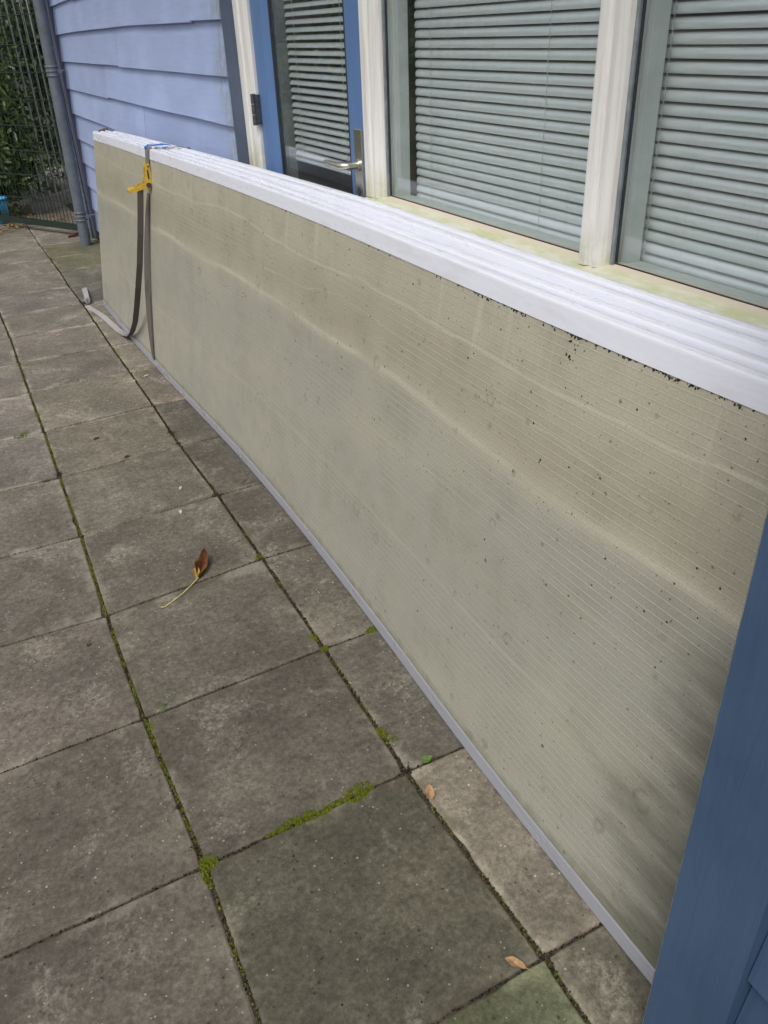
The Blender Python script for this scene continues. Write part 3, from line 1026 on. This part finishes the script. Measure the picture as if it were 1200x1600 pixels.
# hedge continuing to the left of the frame (seen mirrored in the panes)
plant('garden_hedge', (-2.4, 10.6, 0), [((-.8, 10.6, 1.2), (.9, .45, 1.3), 50), ((-2.4, 10.9, 1.3), (1.0, .45, 1.45), 50), ((-4.2, 11.0, 1.4), (1.1, .5, 1.5), 50)], 13000, .15,
      'tall green hedge seen only as a reflection in the door glass', [((-.9, 10.6, 0), (-.8, 10.6, 2.2)), ((-2.4, 10.9, 0), (-2.3, 10.9, 2.5)), ((-4.2, 11, 0), (-4.2, 11, 2.6))], 13)

# blue tub at the left edge beyond the gate
tub = thing('plastic_tub', (.405, 9.0, 0), 'cyan blue plastic tub at the left edge behind the gate', 'tub')
tb = MB()
prof = [(.085, .0), (.100, .24)]
N = 20
V = [(.405 + r * cos(2 * pi * k / N), 9.0 + r * sin(2 * pi * k / N), z) for r, z in ((.09, .0), (.108, .22), (.100, .22), (.084, .012)) for k in range(N)]
tb.add(V, [(l * N + k, l * N + (k + 1) % N, (l + 1) * N + (k + 1) % N, (l + 1) * N + k) for l in range(3) for k in range(N)] + [tuple(range(N))[::-1], tuple(3 * N + k for k in range(N))], 0, True)
tb.build('body', M_BIN, tub)
MB().tube([(.405 + .110 * cos(2 * pi * k / N), 9.0 + .110 * sin(2 * pi * k / N), .22) for k in range(N + 1)], .007, 8).build('rim', M_BIN, tub)


# ------------------------------------------------------------------ stack of polycarbonate panels
def lerp_tab(tab, y):
    tab = sorted(tab)
    if y <= tab[0][0]: return tab[0][1]
    for (a, va), (b, vb) in zip(tab, tab[1:]):
        if y <= b:
            t = (y - a) / (b - a); t = t * t * (3 - 2 * t) * .35 + t * .65
            return va + (vb - va) * t
    return tab[-1][1]


XB = [(.45, .752), (.9, .750), (1.16, .755), (1.45, .770), (1.9, .786), (2.4, .793), (2.75, .794), (3.16, .782), (3.74, .758), (4.2, .745), (4.76, .730), (5.6, .727)]
XT = [(.45, .950), (.70, .947), (1.0, .938), (1.35, .943), (1.9, .953), (2.35, .955), (2.7, .947), (3.0, .940), (3.4, .925), (3.83, .906), (4.4, .890), (5.0, .880), (5.6, .872)]
ZT = [(.45, 1.055), (3.8, 1.055), (4.6, 1.048), (5.6, 1.028)]
def smooth_tab(tab):
    return lambda y: sum(lerp_tab(tab, y + d) for d in (-.24, -.12, 0, .12, .24)) / 5
fXB, fXT, fZT = smooth_tab(XB), smooth_tab(XT), smooth_tab(ZT)
TH = .0285
PN = [dict(y0=.462, y1=5.50, dz=.0, t0=.0, t1=.0), dict(y0=.468, y1=5.46, dz=.002, t0=.0400, t1=.0335),
      dict(y0=.464, y1=5.54, dz=.014, t0=.0745, t1=.067), dict(y0=.472, y1=5.42, dz=.019, t0=.114, t1=.1005)]
LABELS = ['front dirty polycarbonate panel of the leaning stack, facing the paving', 'second polycarbonate panel from the front of the leaning stack',
          'third polycarbonate panel from the front of the leaning stack', 'rearmost polycarbonate panel of the stack, against the window frames']


def frame_at(k, y):
    p = PN[k]
    s = max(0, min(1, (y - .5) / 2.9))
    off = p['t0'] + (p['t1'] - p['t0']) * s
    dz = p['dz'] * (1 - .9 * max(0, min(1, (y - 2.2) / 2.4))) + (.008 * mnoise.noise(Vector((y * .8, k * 7.1, 2))) if k else 0)
    xb, xt, zt = fXB(y), fXT(y), fZT(y)
    B = Vector((xb, y, .004)); T = Vector((xt, y, zt))
    u = (T - B).normalized()
    n = Vector((-u.z, 0, u.x))
    B = B - n * off
    B.z = .004
    return B, u, n, (T - Vector((xb, y, .004))).length + dz


def sweep(k, prof, ys, uvf=None, skew=.0):
    """prof(H) -> list of (outward, height); closed ring swept along the panel"""
    m = MB()
    V = []; U = []
    for y in ys:
        B, u, n, H = frame_at(k, y)
        for (o, h) in prof(H):
            q = B + n * o + u * h
            V.append((q.x, q.y - skew * h * (y > 4), q.z)); U.append((y, h))
    P = len(prof(1.0)); S = len(ys)
    F = [(i * P + j, i * P + (j + 1) % P, (i + 1) * P + (j + 1) % P, (i + 1) * P + j) for i in range(S - 1) for j in range(P)]
    F += [tuple(range(P))[::-1], tuple((S - 1) * P + j for j in range(P))]
    m.add(V, F, 0, False, U)
    return m


for k in range(4):
    p = PN[k]
    S = 56 if k == 0 else 30
    ys = [p['y0'] + (p['y1'] - p['y0']) * i / S for i in range(S + 1)]
    B0 = frame_at(k, 3.0)[0]
    root = thing('polycarbonate_panel', (B0.x, 3.0, 0), LABELS[k], 'panel', 'panels leaning against the house')
    nh = 12 if k == 0 else 1
    def sheet_prof(H):
        a = [(0, .0040 + (H - .012) * i / nh) for i in range(nh + 1)]
        return a + [(-TH, H - .008), (-TH, .0040)]
    o = sweep(k, sheet_prof, ys, skew=.03).build('sheet', M_SHEET, root, fix=True)
    for f in o.data.polygons: f.use_smooth = False
    # white edge profile along the top, rounded shoulders
    hp_ = .046
    def cap_prof(H):
        e = .0022; r = .0075
        pts = [(e, H - hp_), (e, H - r - .001)]
        pts += [(e - r + r * cos(a), H - r + r * sin(a)) for a in (radians(22), radians(45), radians(68), radians(90))]
        pts += [(-TH * .30, H + .0016), (-TH * .5, H + .0022), (-TH * .70, H + .0016)]
        pts += [(-TH - e + r + r * cos(a), H - r + r * sin(a)) for a in (radians(90), radians(120), radians(150), radians(180))]
        pts += [(-TH - e, H - hp_), (-TH - .0002, H - hp_), (-TH - .0002, H - .004), (.0002, H - .004), (.0002, H - hp_)]
        return pts
    c = sweep(k, cap_prof, ys, skew=.03)
    top = c.build('top_profile', M_PVC, root, fix=True)
    def foot_prof(H):
        e = .0026
        return [(e, .036), (e + .0012, .034), (e + .0012, .004), (e - .0006, .0016), (-TH - e, .0016), (-TH - e, .036), (-TH - .0003, .036), (-TH - .0003, .0034), (.0003, .0034), (.0003, .036)]
    sweep(k, foot_prof, ys, skew=.0).build('foot_profile', M_ALU, root, fix=True)
    sweep(k, lambda H: [(-.003, .0012), (-.003, -.0035), (-TH + .003, -.0035), (-TH + .003, .0012)], ys).build('foot_shadow_strip', M_GASKET_SHADE, root, fix=True)  # dark strip added to paint the contact shadow under the foot
    if k in (1, 2):
        B, u, n, H = frame_at(k, p['y1'])
        q = B + u * (H - .010) - n * TH * .5
        MB().box(q.x - .017, q.x + .017, q.y - .035, q.y - .020 + .0, q.z - .004, q.z + .019, 0, .002).build('end_cap', M_BROWN, root)
    if k == 0:
        # dark lichen crumbs under the top profile and a few loose specks on the sheet
        rr = random.Random(5)
        lm = MB()
        def crumb(y, h, r):
            B, u, n, H = frame_at(0, y)
            c_ = B + u * h + n * .0004
            c_ = Vector((c_.x, c_.y - .03 * h * (y > 4), c_.z))
            N_ = 6
            ang = rr.uniform(0, 6)
            ring = [c_ + (Vector((0, 1, 0)) * cos(ang + 2 * pi * j / N_) + u * sin(ang + 2 * pi * j / N_)) * r * rr.uniform(.5, 1.3) for j in range(N_)]
            lm.add(ring + [c_ + n * r * .55], [(j, (j + 1) % N_, N_) for j in range(N_)])
        for seg, cnt in (((.70, .78), 16), ((.80, .92), 40), ((.93, 1.04), 26), ((1.06, 1.12), 26), ((1.13, 1.20), 8), ((1.24, 1.50), 60), ((1.5, 1.95), 12), ((2.0, 2.6), 18), ((2.6, 5.0), 30)):
            for _ in range(cnt):
                y = rr.uniform(*seg)
                H = frame_at(0, y)[3]
                crumb(y, H - hp_ - abs(rr.gauss(.001, .003)), rr.choice((.0014, .0018, .0024, .0032)) * (1 if y < 1.6 else .8))
        for y in (1.10, 1.085):
            H = frame_at(0, y)[3]
            for j in range(7): crumb(y + rr.gauss(0, .006), H - hp_ - rr.uniform(.0, .05), rr.uniform(.0015, .0035))
        for _ in range(240):
            y = .55 + 3.6 * rr.random() ** 1.4
            h = rr.uniform(.12, .99) if rr.random() < .3 else rr.uniform(.55, .99)
            crumb(y, h, rr.choice((.0010, .0013, .0016, .0026)))
        tag(lm.build('lichen_crumbs', M_LICHEN, root), kind='stuff')

# ------------------------------------------------------------------ ratchet strap round the stack
def on_front(y, h, off=.004):
    B, u, n, H = frame_at(0, y)
    q = B + u * h + n * off
    return Vector((q.x, q.y - .03 * h * (y > 4), q.z))


H41 = frame_at(0, 4.15)[3]
strap = thing('ratchet_strap', (.74, 4.2, 0), 'grey webbing ratchet strap with yellow buckle tied round the panel stack', 'strap')


def webbing(name, pts, wv, tints, th=.0016):
    m = MB().ribbon(pts, wv, th)
    m.col = [t for t in tints for _ in range(4)]
    return m.build(name, M_WEB, strap, fix=True)


# front run, twisted away from the sheet so that its face shows
pts, wv, ti = [], [], []
for i in range(22):
    t = i / 21
    h = .035 + (.86 - .035) * t
    tw = sin(pi * min(1, t * 1.02)) ** .7 * radians(30)
    bow = .018 * sin(pi * t)
    p = on_front(4.188 + .028 * sin(pi * t), h, .0065 + bow * .3 + .0155 * sin(tw))
    pts.append(p); wv.append(Vector((-sin(tw), cos(tw), 0)) * .0165); ti.append(.02 + .1 * t)
webbing('front_run', pts, wv, ti)
# upper run from the buckle over the stack
pts, wv, ti = [], [], []
for h in (.93, .98, 1.02, H41 - .012):
    pts.append(on_front(4.17, h, .010)); wv.append(Vector((-.35, .94, 0)) * .015); ti.append(.25)
for j, (k, o) in enumerate(((0, -.002), (0, -.03), (1, -.03), (2, -.03), (3, -.03))):
    B, u, n, H = frame_at(k, 4.12 - j * .03)
    q = B + u * (H + .006) + n * o
    pts.append(Vector((q.x, 4.12 - j * .045, q.z + (.006 if j < 4 else .002)))); wv.append(Vector((-.2, .98, 0)) * .015); ti.append(.6)
B, u, n, H = frame_at(3, 3.94)
for h in (H - .03, H * .5, .02):
    q = B + u * h - n * (TH + .006)
    pts.append(Vector((q.x, 3.94 + (H - h) * .15, q.z))); wv.append(Vector((0, 1, 0)) * .015); ti.append(.3)
webbing('top_run', pts, wv, ti)
# loose tail from the ratchet down to the paving, then lying along the joint
tail = [(.818, 4.115, .880), (.804, 4.115, .80), (.782, 4.12, .68), (.759, 4.15, .54), (.740, 4.21, .41), (.730, 4.30, .29), (.726, 4.41, .185), (.722, 4.54, .095), (.720, 4.65, .040), (.712, 4.76, .016), (.702, 4.90, .006), (.690, 5.08, .004), (.680, 5.22, .005), (.655, 5.36, .010), (.636, 5.48, .005), (.628, 5.54, .008)]
wv = []
for i, p in enumerate(tail):
    t = i / (len(tail) - 1)
    if i < 9: w = Vector((.86, .30 - .02 * i, .0)).normalized() * (.0165)
    elif i == 9: w = Vector((.93, .15, .1)).normalized() * .0165
    else: w = Vector((.97, .18, .10 if i % 2 else .22)).normalized() * .0165
    wv.append(w)
tl = [0.05] * 8 + [.12, .5, .9, 1, 1, .9, .95, .9]
webbing('loose_tail', tail, wv, tl)
kn = MB()
kc = Vector((.642, 5.61, .018))
kp = [kc + Vector((.018 * cos(a * 1.0) * (1 + .3 * sin(3 * a)), .026 * sin(a), .012 * sin(2 * a + .6))) for a in [2 * pi * j / 18 for j in range(19)]]
kn.tube(kp, .0095, 7)
kn.col = [.45] * len(kn.v)
kn.build('knot', M_WEB, strap)
webbing('tail_end', [(.648, 5.63, .022), (.660, 5.72, .030), (.672, 5.84, .024), (.684, 5.97, .016)], [Vector((.95, -.1, .25)) * .0165] * 4, [.8, 1, 1, .95])

# ratchet buckle: two side cheeks, axle, lever with grip
rat_y = 4.135
ax = Vector((.860, rat_y, .898))
def cheek(y, outline, t):
    m = MB()
    n_ = len(outline)
    V = [(ax.x + a, y - t / 2, ax.z + b) for a, b in outline] + [(ax.x + a, y + t / 2, ax.z + b) for a, b in outline]
    m.add(V, [(i, (i + 1) % n_, n_ + (i + 1) % n_, n_ + i) for i in range(n_)] + [tuple(range(n_))[::-1], tuple(range(n_, 2 * n_))])
    return m
body = [(-.018, -.012), (-.006, -.022), (.010, -.018), (.016, .0), (.020, .045), (.020, .088), (.010, .094), (.000, .088), (-.008, .035), (-.020, .008)]
rb_ = MB()
for dy in (-.020, .020):
    c_ = cheek(rat_y + dy, body, .003); rb_.add(c_.v, c_.f)
rb_.box(ax.x + .002, ax.x + .016, rat_y - .020, rat_y + .020, ax.z + .074, ax.z + .084)
ratchet = rb_.build('ratchet', M_YELLOW, strap, fix=True)
lever = [(.010, .012), (.014, -.004), (.004, -.014), (-.030, -.016), (-.078, -.026), (-.092, -.026), (-.094, -.012), (-.060, -.002), (-.028, .006), (-.006, .014)]
lv = MB()
for dy in (-.025, .025):
    c_ = cheek(rat_y + dy, lever, .003); lv.add(c_.v, c_.f)
lv.tube([(ax.x - .086, rat_y - .0262, ax.z - .019), (ax.x - .086, rat_y + .0262, ax.z - .019)], .009, 12)
lv.box(ax.x - .086, ax.x - .050, rat_y - .0236, rat_y + .0236, ax.z - .016, ax.z - .010)
lv.build('lever', M_YELLOW, ratchet, fix=True)
MB().tube([(ax.x, rat_y - .031, ax.z), (ax.x, rat_y + .031, ax.z)], .0115, 16).build('axle', M_AXLE, ratchet)
sl = MB()
for dy in (-.0220, .0220):
    sl.box(ax.x + .003, ax.x + .010, rat_y + dy - .0006, rat_y + dy + .0006, ax.z + .026, ax.z + .066)
sl.build('slot', M_AXLE, ratchet)
sp = MB().tube([(ax.x + .002, rat_y - .018, ax.z), (ax.x + .002, rat_y + .018, ax.z)], .0165, 14)
sp.col = [.05] * len(sp.v)
sp.build('wound_webbing', M_WEB, ratchet)
for j in range(2):
    MB().tube([(ax.x + .012, rat_y + (-.0225, .0225)[j] - .002, ax.z + .080), (ax.x + .012, rat_y + (-.0225, .0225)[j] + .002, ax.z + .080)], .0042, 10).build('rivet', M_AXLE, ratchet)
# blue plastic edge guard under the webbing
bt = MB()
q = on_front(4.16, H41, 0)
bt.ribbon([(q.x - .009, 4.165, q.z - .028), (q.x - .010, 4.165, q.z + .002), (q.x + .006, 4.16, q.z + .011), (q.x + .032, 4.13, q.z + .012), (q.x + .060, 4.10, q.z + .016), (q.x + .085, 4.08, q.z + .012)],
          [Vector((0, 1, 0)) * w for w in (.012, .030, .030, .026, .034, .030)], .002)
bt.build('edge_guard', M_TAPE, strap, fix=True)

# ------------------------------------------------------------------ moss, grit, leaves
def tufts(pts, r0_, r1_, tint):
    m = MB(); m.col = []
    rr = random.Random(9)
    for (x, y, z) in pts:
        r = rr.uniform(r0_, r1_); h = r * rr.uniform(.7, 1.5)
        a0 = rr.uniform(0, 6)
        k = len(m.v)
        m.v += [(x + r * cos(a0 + 2 * pi * j / 5) * rr.uniform(.6, 1.2), y + r * sin(a0 + 2 * pi * j / 5) * rr.uniform(.6, 1.2), z - .002) for j in range(5)] + [(x + rr.gauss(0, r * .4), y + rr.gauss(0, r * .4), z + h)]
        m.f += [[k + j, k + (j + 1) % 5, k + 5] for j in range(5)]
        m.m += [0] * 5; m.smooth += [False] * 5
        t = max(0, min(1, rr.gauss(*tint)))
        m.col += [t * .4] * 5 + [t]
    return m


rm = random.Random(21)
moss_pts = []
grit_pts = []


def along(p0, p1, n, spread, lst, z=-.003, lumpy=0.0):
    a = Vector(p0); b = Vector(p1)
    d = (b - a).normalized(); nn = Vector((-d.y, d.x))
    for _ in range(n):
        t = rm.random()
        if lumpy and mnoise.noise(Vector((a.x + t * 6 * (b - a).length * 2, a.y * 3, lumpy))) < rm.uniform(-.35, .25): continue
        p = a + (b - a) * t + nn * rm.gauss(0, spread)
        lst.append((p.x, p.y, z + rm.uniform(-.002, .002)))


Apts = [crossing(2, k) for k in range(-2, 11)]
Bpts = [crossing(3, k) for k in range(-2, 13)]
for i, k in enumerate(range(-2, 10)):
    along(Apts[i], Apts[i + 1], 620 if -1 < k < 6 else 220, .0026, moss_pts, lumpy=1.0)
    along(Apts[i], Apts[i + 1], 260, .0028, grit_pts)
for i, k in enumerate(range(-2, 12)):
    along(Bpts[i], Bpts[i + 1], 130, .0028, moss_pts, lumpy=2.0)
    along(Bpts[i], Bpts[i + 1], 330, .0034, grit_pts)
for k in range(-1, 10):
    along(crossing(2, k), crossing(3, k), 150, .0022, grit_pts)
    along(crossing(3, k), (.75, crossing(3, k)[1]), 40, .0022, grit_pts)
    along(crossing(1, k), crossing(2, k), 120, .0022, grit_pts)
    if k == 4: along(crossing(1, k), crossing(2, k), 260, .003, moss_pts)


def blob(x, y, rx, ry, ang, n):
    for _ in range(n):
        a = rm.uniform(0, 2 * pi); r = rm.random() ** .6
        if mnoise.noise(Vector((x * 40 + r * cos(a) * 3, y * 40 + r * sin(a) * 3, 1))) < rm.uniform(-.6, .12): continue
        u_, v_ = r * cos(a) * rx, r * sin(a) * ry
        moss_pts.append((x + u_ * cos(ang) - v_ * sin(ang), y + u_ * sin(ang) + v_ * cos(ang), .0005))


def ground_pt(x, y): return (x, y)


blob(.478, 1.160, .038, .024, .1, 560)
blob(.430, 1.158, .030, .008, .0, 160)
blob(.345, 1.154, .066, .015, -.02, 560)
blob(.275, 1.150, .030, .006, 0, 90)
blob(.122, 1.150, .020, .020, .3, 380)
blob(.108, 1.115, .008, .030, .1, 120)
blob(.608, 1.295, .011, .022, .1, 170)
blob(.622, 1.262, .012, .012, 0, 80)
blob(.612, 1.655, .012, .012, 0, 110)
blob(.600, 1.71, .012, .02, .2, 90)
blob(.768, 1.665, .030, .014, .3, 260)
blob(.110, 1.60, .008, .02, 0, 90)
blob(.020, 3.640, .035, .03, 0, 160)
blob(.61, 2.19, .02, .015, 0, 110)
tag(tufts(moss_pts, .0014, .0034, (.5, .25)).build('joint_moss', M_MOSS), 'green moss growing in the joints of the paving', 'moss', kind='stuff')
blobs_d = [(.612, 3.31, 60, .012), (.614, 2.67, 70, .012), (.606, 3.19, 50, .01), (.61, 2.20, 60, .012), (.105, 1.20, 50, .006), (.115, 3.16, 60, .01), (.06, 3.13, 60, .01), (.605, 1.165, 50, .01), (.36, 3.14, 40, .006), (.10, 1.32, 40, .005)]
for (x, y, n, s) in blobs_d:
    for _ in range(n): grit_pts.append((x + rm.gauss(0, s), y + rm.gauss(0, s), .0002))
for _ in range(500):
    grit_pts.append((rm.uniform(-.6, .74), rm.uniform(.55, 6.5), .0016 if rm.random() < .15 else .0))
tag(tufts(grit_pts, .0010, .0032, (.3, .3)).build('joint_grit', M_GRIT), 'dark crumbs of soil lying along the paving joints', 'soil', kind='stuff')


def leaf_sheet(c, L, W, ang, curl, fold, tip=1.0, nu=9, nv=6, wav=.0):
    """curled leaf blade lying at c, long axis along ang"""
    m = MB()
    d = Vector((cos(ang), sin(ang), 0)); q = Vector((-sin(ang), cos(ang), 0))
    V = []
    for i in range(nu + 1):
        t = i / nu
        w = W * (sin(pi * min(1, t * .96 + .02)) ** .75) * (1 - .25 * t)
        for j in range(nv + 1):
            s = -1 + 2 * j / nv
            z = curl * (t ** 2) + fold * abs(s) ** 1.4 * w / max(W, 1e-6) + wav * sin(9 * t + 5 * s) * .5 + .0015
            p = Vector(c) + d * (t * L) + q * (s * w * (1 - .35 * abs(fold) / max(W, 1e-6) * .5)) + Vector((0, 0, max(.0012, z)))
            V.append(p)
    F = [(i * (nv + 1) + j, i * (nv + 1) + j + 1, (i + 1) * (nv + 1) + j + 1, (i + 1) * (nv + 1) + j) for i in range(nu) for j in range(nv)]
    n0 = len(V)
    V2 = V + [v - Vector((0, 0, .0006)) for v in V]
    F2 = F + [tuple(n0 + k for k in f[::-1]) for f in F]
    m.add(V2, F2, 0, True)
    return m


lf = thing('fallen_leaf', (.41, 2.19, 0), 'curled brown leaf with a long pale stalk lying on the paving', 'leaf', 'fallen leaves')
leaf_sheet((.398, 2.165, 0), .118, .026, radians(62), .030, .026, wav=.018).build('blade', M_LEAFB, lf)
leaf_sheet((.392, 2.170, .002), .052, .017, radians(80), .004, .014, wav=.004).build('tan_fold', mat_plain('golden leaf underside', (.46, .31, .10), .6, 0, .3, 60, .3), lf)
MB().tube([(.252, 2.075, .003), (.262, 2.070, .004), (.29, 2.083, .006), (.33, 2.105, .009), (.365, 2.135, .008), (.396, 2.168, .005)], [.0022, .0018, .0016, .0016, .0017, .002], 7).build('stalk', M_STALK, lf)


def small_leaf(c, L, W, ang, mat, label, cat='leaf', stalk=True, group='fallen leaves', curl=.01):
    r = thing('fallen_leaf', (c[0], c[1], 0), label, cat, group)
    leaf_sheet((c[0], c[1], .0005), L, W, ang, curl, W * .5, wav=.003).build('blade', mat, r)
    if stalk:
        MB().tube([(c[0], c[1], .003), (c[0] - cos(ang) * L * .35, c[1] - sin(ang) * L * .35, .002)], .0009, 6).build('stalk', mat, r)
    return r


small_leaf((.612, 1.058), .036, .012, radians(75), M_LEAFT, 'small folded tan leaf on the joint near the panel foot', curl=.012)
small_leaf((.572, .650), .040, .011, radians(128), M_LEAFT, 'tan winged seed lying near the bottom joint of the paving', curl=.004)
small_leaf((.645, 1.160), .030, .013, radians(10), M_FRESH, 'flat green leaf in the joint beside the panel foot', stalk=False, curl=.003)
small_leaf((.86, 7.86), .12, .035, radians(20), M_LEAFB, 'dark brown leaf lying beside the downpipe base', curl=.02)
small_leaf((.02, 2.00), .014, .006, radians(40), M_LEAFB, 'tiny dark leaf scrap on the left paving tile', stalk=False, curl=.004)
chips = [((.655, 4.06), .030, 15, 'pale wood chip near the foot of the strap'), ((.600, 4.02), .018, 70, 'pale crumb in the joint near the strap'), ((.36, 5.02), .026, 5, 'pale scrap on the far paving tile'), ((.29, 3.42), .030, 25, 'reddish bark scrap on the middle tile'),
         ((.37, 3.17), .028, 20, 'dark bark scrap near the cross joint'), ((.50, 2.78), .022, 60, 'pale chip on the tile above the cross joint'), ((.455, 2.60), .024, 80, 'pale pebble on the joint behind the brown leaf')]
for (c, L, a, lab) in chips:
    m_ = M_LEAFB if 'dark' in lab or 'reddish' in lab else M_CHIP
    b = leaf_sheet((c[0], c[1], 0), L, L * .32, radians(a), .003, .004, nu=5, nv=3)
    o = b.build('debris_chip', m_)
    tag(o, lab, 'debris', 'scraps on the paving')

# grass weeds
def weed(c, n, L, label, seed):
    rr = random.Random(seed)
    r = thing('weed', (c[0], c[1], 0), label, 'weed', 'weeds in the joints')
    m = MB()
    for _ in range(n):
        a = rr.uniform(0, 2 * pi); l = L * rr.uniform(.5, 1.1); lean = rr.uniform(.3, 1.1)
        b0 = Vector((c[0] + rr.gauss(0, L * .15), c[1] + rr.gauss(0, L * .15), -.002))
        d = Vector((cos(a) * sin(lean), sin(a) * sin(lean), cos(lean)))
        q = Vector((-sin(a), cos(a), 0)) * l * .05
        p1 = b0 + d * l * .55; p2 = b0 + d * l + Vector((cos(a), sin(a), -.6)) * l * .2
        m.add([b0 - q, b0 + q, p1 + q * .8, p1 - q * .8, p2], [(0, 1, 2, 3), (3, 2, 4)])
    m.build('blades', M_FRESH, r)
    return r


weed((.150, 1.652), 22, .022, 'small grass tuft at the corner of two left tiles', 1)
weed((.112, 2.86), 8, .014, 'tiny grass sprig on the long mossy joint', 2)
weed((.022, 3.65), 16, .020, 'little weed growing on the far left cross joint', 3)
weed((.770, 1.668), 14, .018, 'mossy weed tucked against the panel foot', 4)

# leaf litter under the bush
rr = random.Random(31)
lit = MB(); lit.col = []
for _ in range(420):
    x = rr.uniform(-.5, .72); y = rr.uniform(8.3, 9.3) + max(0, x - .3) * .4
    if x > .45 and y < 8.5: continue
    L = rr.uniform(.03, .075); a = rr.uniform(0, 6.28); w = L * .35
    d = Vector((cos(a), sin(a), rr.uniform(-.1, .5))); q = Vector((-sin(a), cos(a), rr.uniform(-.4, .4)))
    p = Vector((x, y, rr.uniform(.004, .03)))
    k = len(lit.v)
    lit.v += [tuple(p), tuple(p + d * L * .5 + q * w * .5 + Vector((0, 0, .006))), tuple(p + d * L), tuple(p + d * L * .5 - q * w * .5 + Vector((0, 0, .006)))]
    lit.f += [[k, k + 1, k + 2], [k, k + 2, k + 3]]; lit.m += [0, 0]; lit.smooth += [False, False]
    lit.col += [rr.random()] * 4
for _ in range(60):
    x = rr.uniform(.80, 1.1); y = rr.uniform(8.6, 9.0)
    L = rr.uniform(.03, .06); a = rr.uniform(0, 6.28); w = L * .4
    d = Vector((cos(a), sin(a), .1)); q = Vector((-sin(a), cos(a), .2)); p = Vector((x, y, .006))
    k = len(lit.v)
    lit.v += [tuple(p), tuple(p + d * L * .5 + q * w * .5), tuple(p + d * L), tuple(p + d * L * .5 - q * w * .5)]
    lit.f += [[k, k + 1, k + 2], [k, k + 2, k + 3]]; lit.m += [0, 0]; lit.smooth += [False, False]
    lit.col += [rr.random()] * 4
tag(lit.build('leaf_litter', mat_tint('leaf litter', (.07, .035, .014), (.36, .24, .06), .8, .2)), 'brown and yellow leaf litter under the gate and bush', 'leaf litter', kind='stuff')
